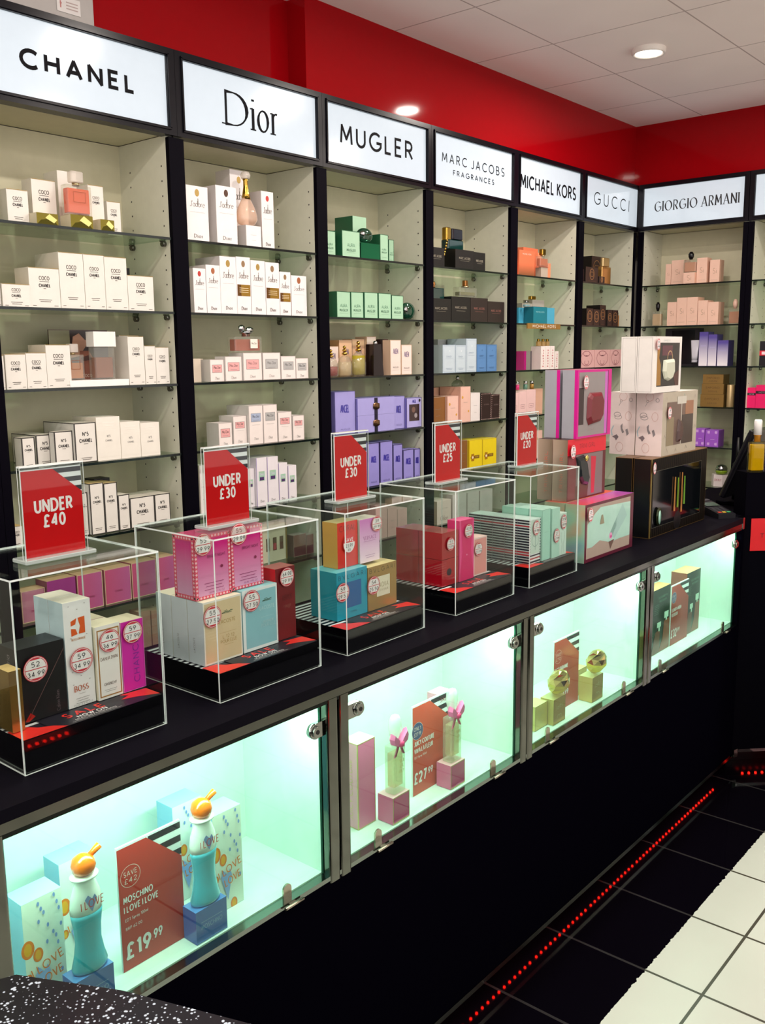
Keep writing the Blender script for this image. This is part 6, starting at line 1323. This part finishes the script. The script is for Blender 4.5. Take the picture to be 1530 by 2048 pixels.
# ------------------------------------------------------------------ till end of the counter, right edge of the photo
DK = mat('05040a', .6, spec=.02)
t = empty('till_desk', (3.9, -1.0, 0)); tag(t, 'tall black till desk at the right end of the counter', 'till desk')
def P(pts): return [(x-3.9, y+1.0) for x, y in pts]
mb = MB(); mb.prism(P([(3.536, -1.108), (3.80, -1.372), (4.35, -1.52), (4.6, -1.0), (4.2, -.72), (3.536, -.80)]), .07, 1.010, DK); mb.build('desk_body', t)
mb = MB(); mb.prism(P([(3.545, -1.113), (3.80, -1.368), (4.33, -1.50), (4.40, -1.38), (3.85, -1.25), (3.60, -1.05)]), 1.0102, 1.178, DK); mb.build('upstand', t)
mb = MB(); mb.prism(P([(3.60, -1.07), (3.82, -1.29), (4.33, -1.42), (4.5, -1.0), (4.2, -.78), (3.60, -.84)]), 0, .0695, mat('05040a', .3)); mb.build('plinth', t)
mb = MB(); mb.prism(P([(3.534, -1.110), (3.80, -1.376), (3.802, -1.373), (3.538, -1.109)]), .066, .078, CHROME); mb.prism(P([(3.534, -1.125), (3.556, -1.131), (3.552, -1.124), (3.536, -1.113)]), .048, .080, mat('8fa89c', .15, 1.0)); mb.build('edge_trim', t)
e = empty('led_strip', (3.9, -1.0, 0)); tag(e, 'row of red light dots at the foot of the till desk', 'light strip')
mb = MB(); mb.prism(P([(3.585, -1.092), (3.80, -1.307), (3.806, -1.301), (3.591, -1.086)]), .058, .0695, mat('14080a', .4)); mb.build('strip_base', e)
first = None
for i in range(9):
    x, y = 3.629+.0195*i-3.9, -1.130-.0195*i+1.0
    if first is None: mb = MB(); mb.lathe([(.001, -.0045), (.0045, -.003), (.0045, .003), (.001, .0045)], LED, n=10); first = mb.build('led', e, (x, y, .050))
    else: o = first.copy(); COL.objects.link(o); o.parent = e; o.location = (x, y, .050)
mb = MB(); mb.box(0, .26, 0, .0015, 0, .125, mat('cc121c', .4)); f = Frame(mb, (0, 0, 0)); f.text('TRY ME', .098, .058, .015, mat('4a0a10', .4), .12, wt=.17)
tag(mb.build('desk_poster', None, (3.5575, -1.1345, .878), -PI/4), 'red notice with dark lettering on the front of the till desk, cut by the frame', 'notice')
# till screen seen edge-on, leaning back
t = empty('till_screen', (3.83, -.970, 1.055)); tag(t, 'black till screen leaning back, seen from its edge', 'till screen')
mb = MB(); mb.rbox(-.15, .19, -.014, .014, 0, .29, .010, mat('0c0b12', .25)); o = mb.build('screen_housing', t); o.rotation_euler = (math.radians(22), 0, 0)
mb = MB(); mb.box(-.14, .18, .0145, .0155, .015, .275, mat('10131a', .08)); o = mb.build('display_glass', t); o.rotation_euler = (math.radians(22), 0, 0)
mb = MB(); mb.rbox(-.06, .08, -.06, .06, -.0446, -.028, .02, DK); mb.tube((.01, 0, -.028), (.01, -.01, .06), .015, DK, 12); mb.build('stand', t)
t = empty('card_terminal', (3.508, -1.018, 1.0104), math.radians(-39)); tag(t, 'black card terminal with coloured keys lying on the counter end', 'card terminal')
mb = MB(); mb.loft([[(-.035, -.075, z0), (.035, -.075, z0), (.035, .085, z1), (-.035, .085, z1)] for z0, z1 in ((0, 0), (.018, .040))], mat('121118', .3)); mb.build('terminal_body', t)
mb = MB(); f = Frame(mb, (0, -.075, .0182), (1, 0, 0), (0, .9908, .1362))
for i in range(3):
    for j in range(4): f.rect(-.026+.018*i, .036+.014*j, -.012+.018*i, .046+.014*j, mat('34343a', .4))
for i, cc in enumerate(('c03a2c', 'd8b43c', '3c9a5c')): f.rect(-.026+.018*i, .014, -.012+.018*i, .026, mat(cc, .4))
f.rect(-.028, .10, .028, .145, mat('4a5a50', .2)); mb.build('keypad', t)
t = empty('keyboard', (3.625, -.845, 1.0104), math.radians(-8)); tag(t, 'dark keyboard lying behind the card terminal', 'keyboard')
mb = MB(); mb.rbox(-.18, .12, -.06, .06, 0, .018, .008, mat('3a383c', .5)); f = Frame(mb, (0, -.06, .018), (1, 0, 0), (0, 1, 0))
for i in range(15):
    for j in range(5): f.rect(-.172+.019*i, .010+.021*j, -.157+.019*i, .027+.021*j, mat('54525a', .5))
mb.build('keyboard_body', t)
for k, (x, y, liq, cp, lab) in enumerate(((3.583, -1.131, 'd8b81c', 'e8e6e4', 'tall yellow oil bottle with white cap on the till desk'), (3.627, -1.175, '5a2ca0', 'c9a03c', 'violet bottle beside the yellow one, cut by the right edge'))):
    t = empty('spray_bottle', (x, y, 1.1784), -PI/4); tag(t, lab, 'bottle')
    mb = MB(); mb.rbox(-.030, .030, -.018, .018, 0, .115, .010, glass('f2ecb8' if k == 0 else 'd8c8f0', .6, .03, 'oil')); mb.build('bottle_glass', t)
    mb = MB(); mb.rbox(-.026, .026, -.014, .014, .006, .105, .008, liquid(liq, .65)); mb.build('liquid', t)
    mb = MB(); mb.lathe([(.012, .115), (.012, .138), (.015, .140)], mat('c98a2c', .3, .4), n=16); mb.build('collar', t)
    mb = MB(); mb.lathe([(.0145, .1402), (.0145, .192), (.012, .197)], mat(cp, .35), n=18); mb.build('cap', t)
# walkie phone on a stand against the right wall
t = empty('cordless_phone', (4.80, -.640, .9155)); tag(t, 'black cordless phone with stub aerial standing by the right-hand upright', 'phone')
mb = MB(); mb.rbox(-.03, .03, -.02, .02, 0, .15, .008, mat('0b0a0e', .4)); mb.build('handset', t); mb = MB(); mb.tube((-.018, 0, .150), (-.018, 0, .28), .008, mat('0b0a0e', .4), 10, .006); mb.build('aerial', t)
mb = MB(); mb.box(-.14, .14, -.14, .14, 0, .915, mat('1c1a20', .5)); tag(mb.build('low_cupboard', None, (4.72, -.66, 0)), 'low dark cupboard below the black phone', 'cupboard')
# floral printed stand at the far right edge, lower down
t = empty('floral_column', (3.658, -1.236, 0), math.radians(-48.6)); tag(t, 'white floral patterned column at the lower right edge of the photo', 'display column')
fm = bpy.data.materials.new('floral_print'); fm.use_nodes = True; nt = fm.node_tree; vo = nt.nodes.new('ShaderNodeTexVoronoi'); vo.inputs['Scale'].default_value = 9; tc = nt.nodes.new('ShaderNodeTexCoord'); nt.links.new(tc.outputs['Object'], vo.inputs['Vector'])
cr = nt.nodes.new('ShaderNodeValToRGB'); el = cr.color_ramp.elements; el[0].position = .12; el[0].color = (*lin('5a4a44'), 1); el[1].position = .5; el[1].color = (*lin('dcd4dc'), 1); x_ = el.new(.3); x_.color = (*lin('5c6a54'), 1)
nt.links.new(vo.outputs['Distance'], cr.inputs[0]); nt.links.new(cr.outputs[0], nt.nodes['Principled BSDF'].inputs['Base Color'])
mb = MB(); mb.box(0, .25, -.26, 0, 0, .12, mat('d8a8b4', .5)); mb.build('pink_base', t); mb = MB(); mb.box(.004, .25, -.26, -.004, .1202, 1.0, fm); mb.build('printed_panel', t)

# speckled worktop in the near left corner
gl = bpy.data.materials.new('glitter_laminate'); gl.use_nodes = True; nt = gl.node_tree; b = nt.nodes['Principled BSDF']; b.inputs['Roughness'].default_value = .25
vo = nt.nodes.new('ShaderNodeTexVoronoi'); vo.inputs['Scale'].default_value = 205; vo.feature = 'F1'; tc = nt.nodes.new('ShaderNodeTexCoord'); nt.links.new(tc.outputs['Object'], vo.inputs['Vector'])
ns = nt.nodes.new('ShaderNodeTexNoise'); ns.inputs['Scale'].default_value = 70; nt.links.new(tc.outputs['Object'], ns.inputs['Vector'])
ad = nt.nodes.new('ShaderNodeMath'); ad.operation = 'SUBTRACT'; nt.links.new(ns.outputs['Fac'], ad.inputs[0]); nt.links.new(vo.outputs['Distance'], ad.inputs[1])
cr = nt.nodes.new('ShaderNodeValToRGB'); el = cr.color_ramp.elements; el[0].position = .22; el[0].color = (*lin('121016'), 1); el[1].position = .36; el[1].color = (*lin('b8c4d0'), 1)
nt.links.new(ad.outputs[0], cr.inputs[0]); nt.links.new(cr.outputs[0], b.inputs['Base Color'])
t = empty('service_counter', (.1, -1.8, 0)); tag(t, 'black speckled worktop in the near left corner of the photo', 'counter')
def Q(pts): return [(x-.1, y+1.8) for x, y in pts]
mb = MB(); mb.prism(Q([(-.9, -1.20), (.05, -1.285), (.30, -1.315), (.455, -1.385), (.515, -1.50), (.568, -1.644), (.62, -1.82), (.62, -2.05), (-.9, -2.05)][::1])[::-1], .915, .95, gl); mb.build('worktop', t)
mb = MB(); mb.prism(Q([(-.86, -1.26), (.28, -1.36), (.44, -1.48), (.54, -1.70), (.54, -2.0), (-.86, -2.0)])[::-1], 0, .9148, mat('0d0b11', .4)); mb.build('cabinet', t)
# counter across the aisle, with its own red light dots (seen mirrored in the glossy plinths)
t = empty('aisle_counter', (1.9, -3.5, 0)); tag(t, 'black counter across the aisle behind the camera', 'counter')
mb = MB(); mb.box(-1.8, 1.8, -.3, .3, .09, 1.0, mat('0b0910', .4)); mb.build('counter_body', t); mb = MB(); mb.box(-1.75, 1.75, -.26, .24, 0, .0895, DK); mb.build('plinth', t)
e = empty('led_strip', (1.9, -3.197, .075)); tag(e, 'red light dots under the counter across the aisle', 'light strip')
first = None
for i in range(7):
    x = -.128+.034*i
    if first is None: mb = MB(); mb.lathe([(.001, -.006), (.007, -.004), (.007, .004), (.001, .006)], LED, n=8); first = mb.build('led', e, (x, 0, 0))
    else: o = first.copy(); COL.objects.link(o); o.parent = e; o.location = (x, 0, 0)
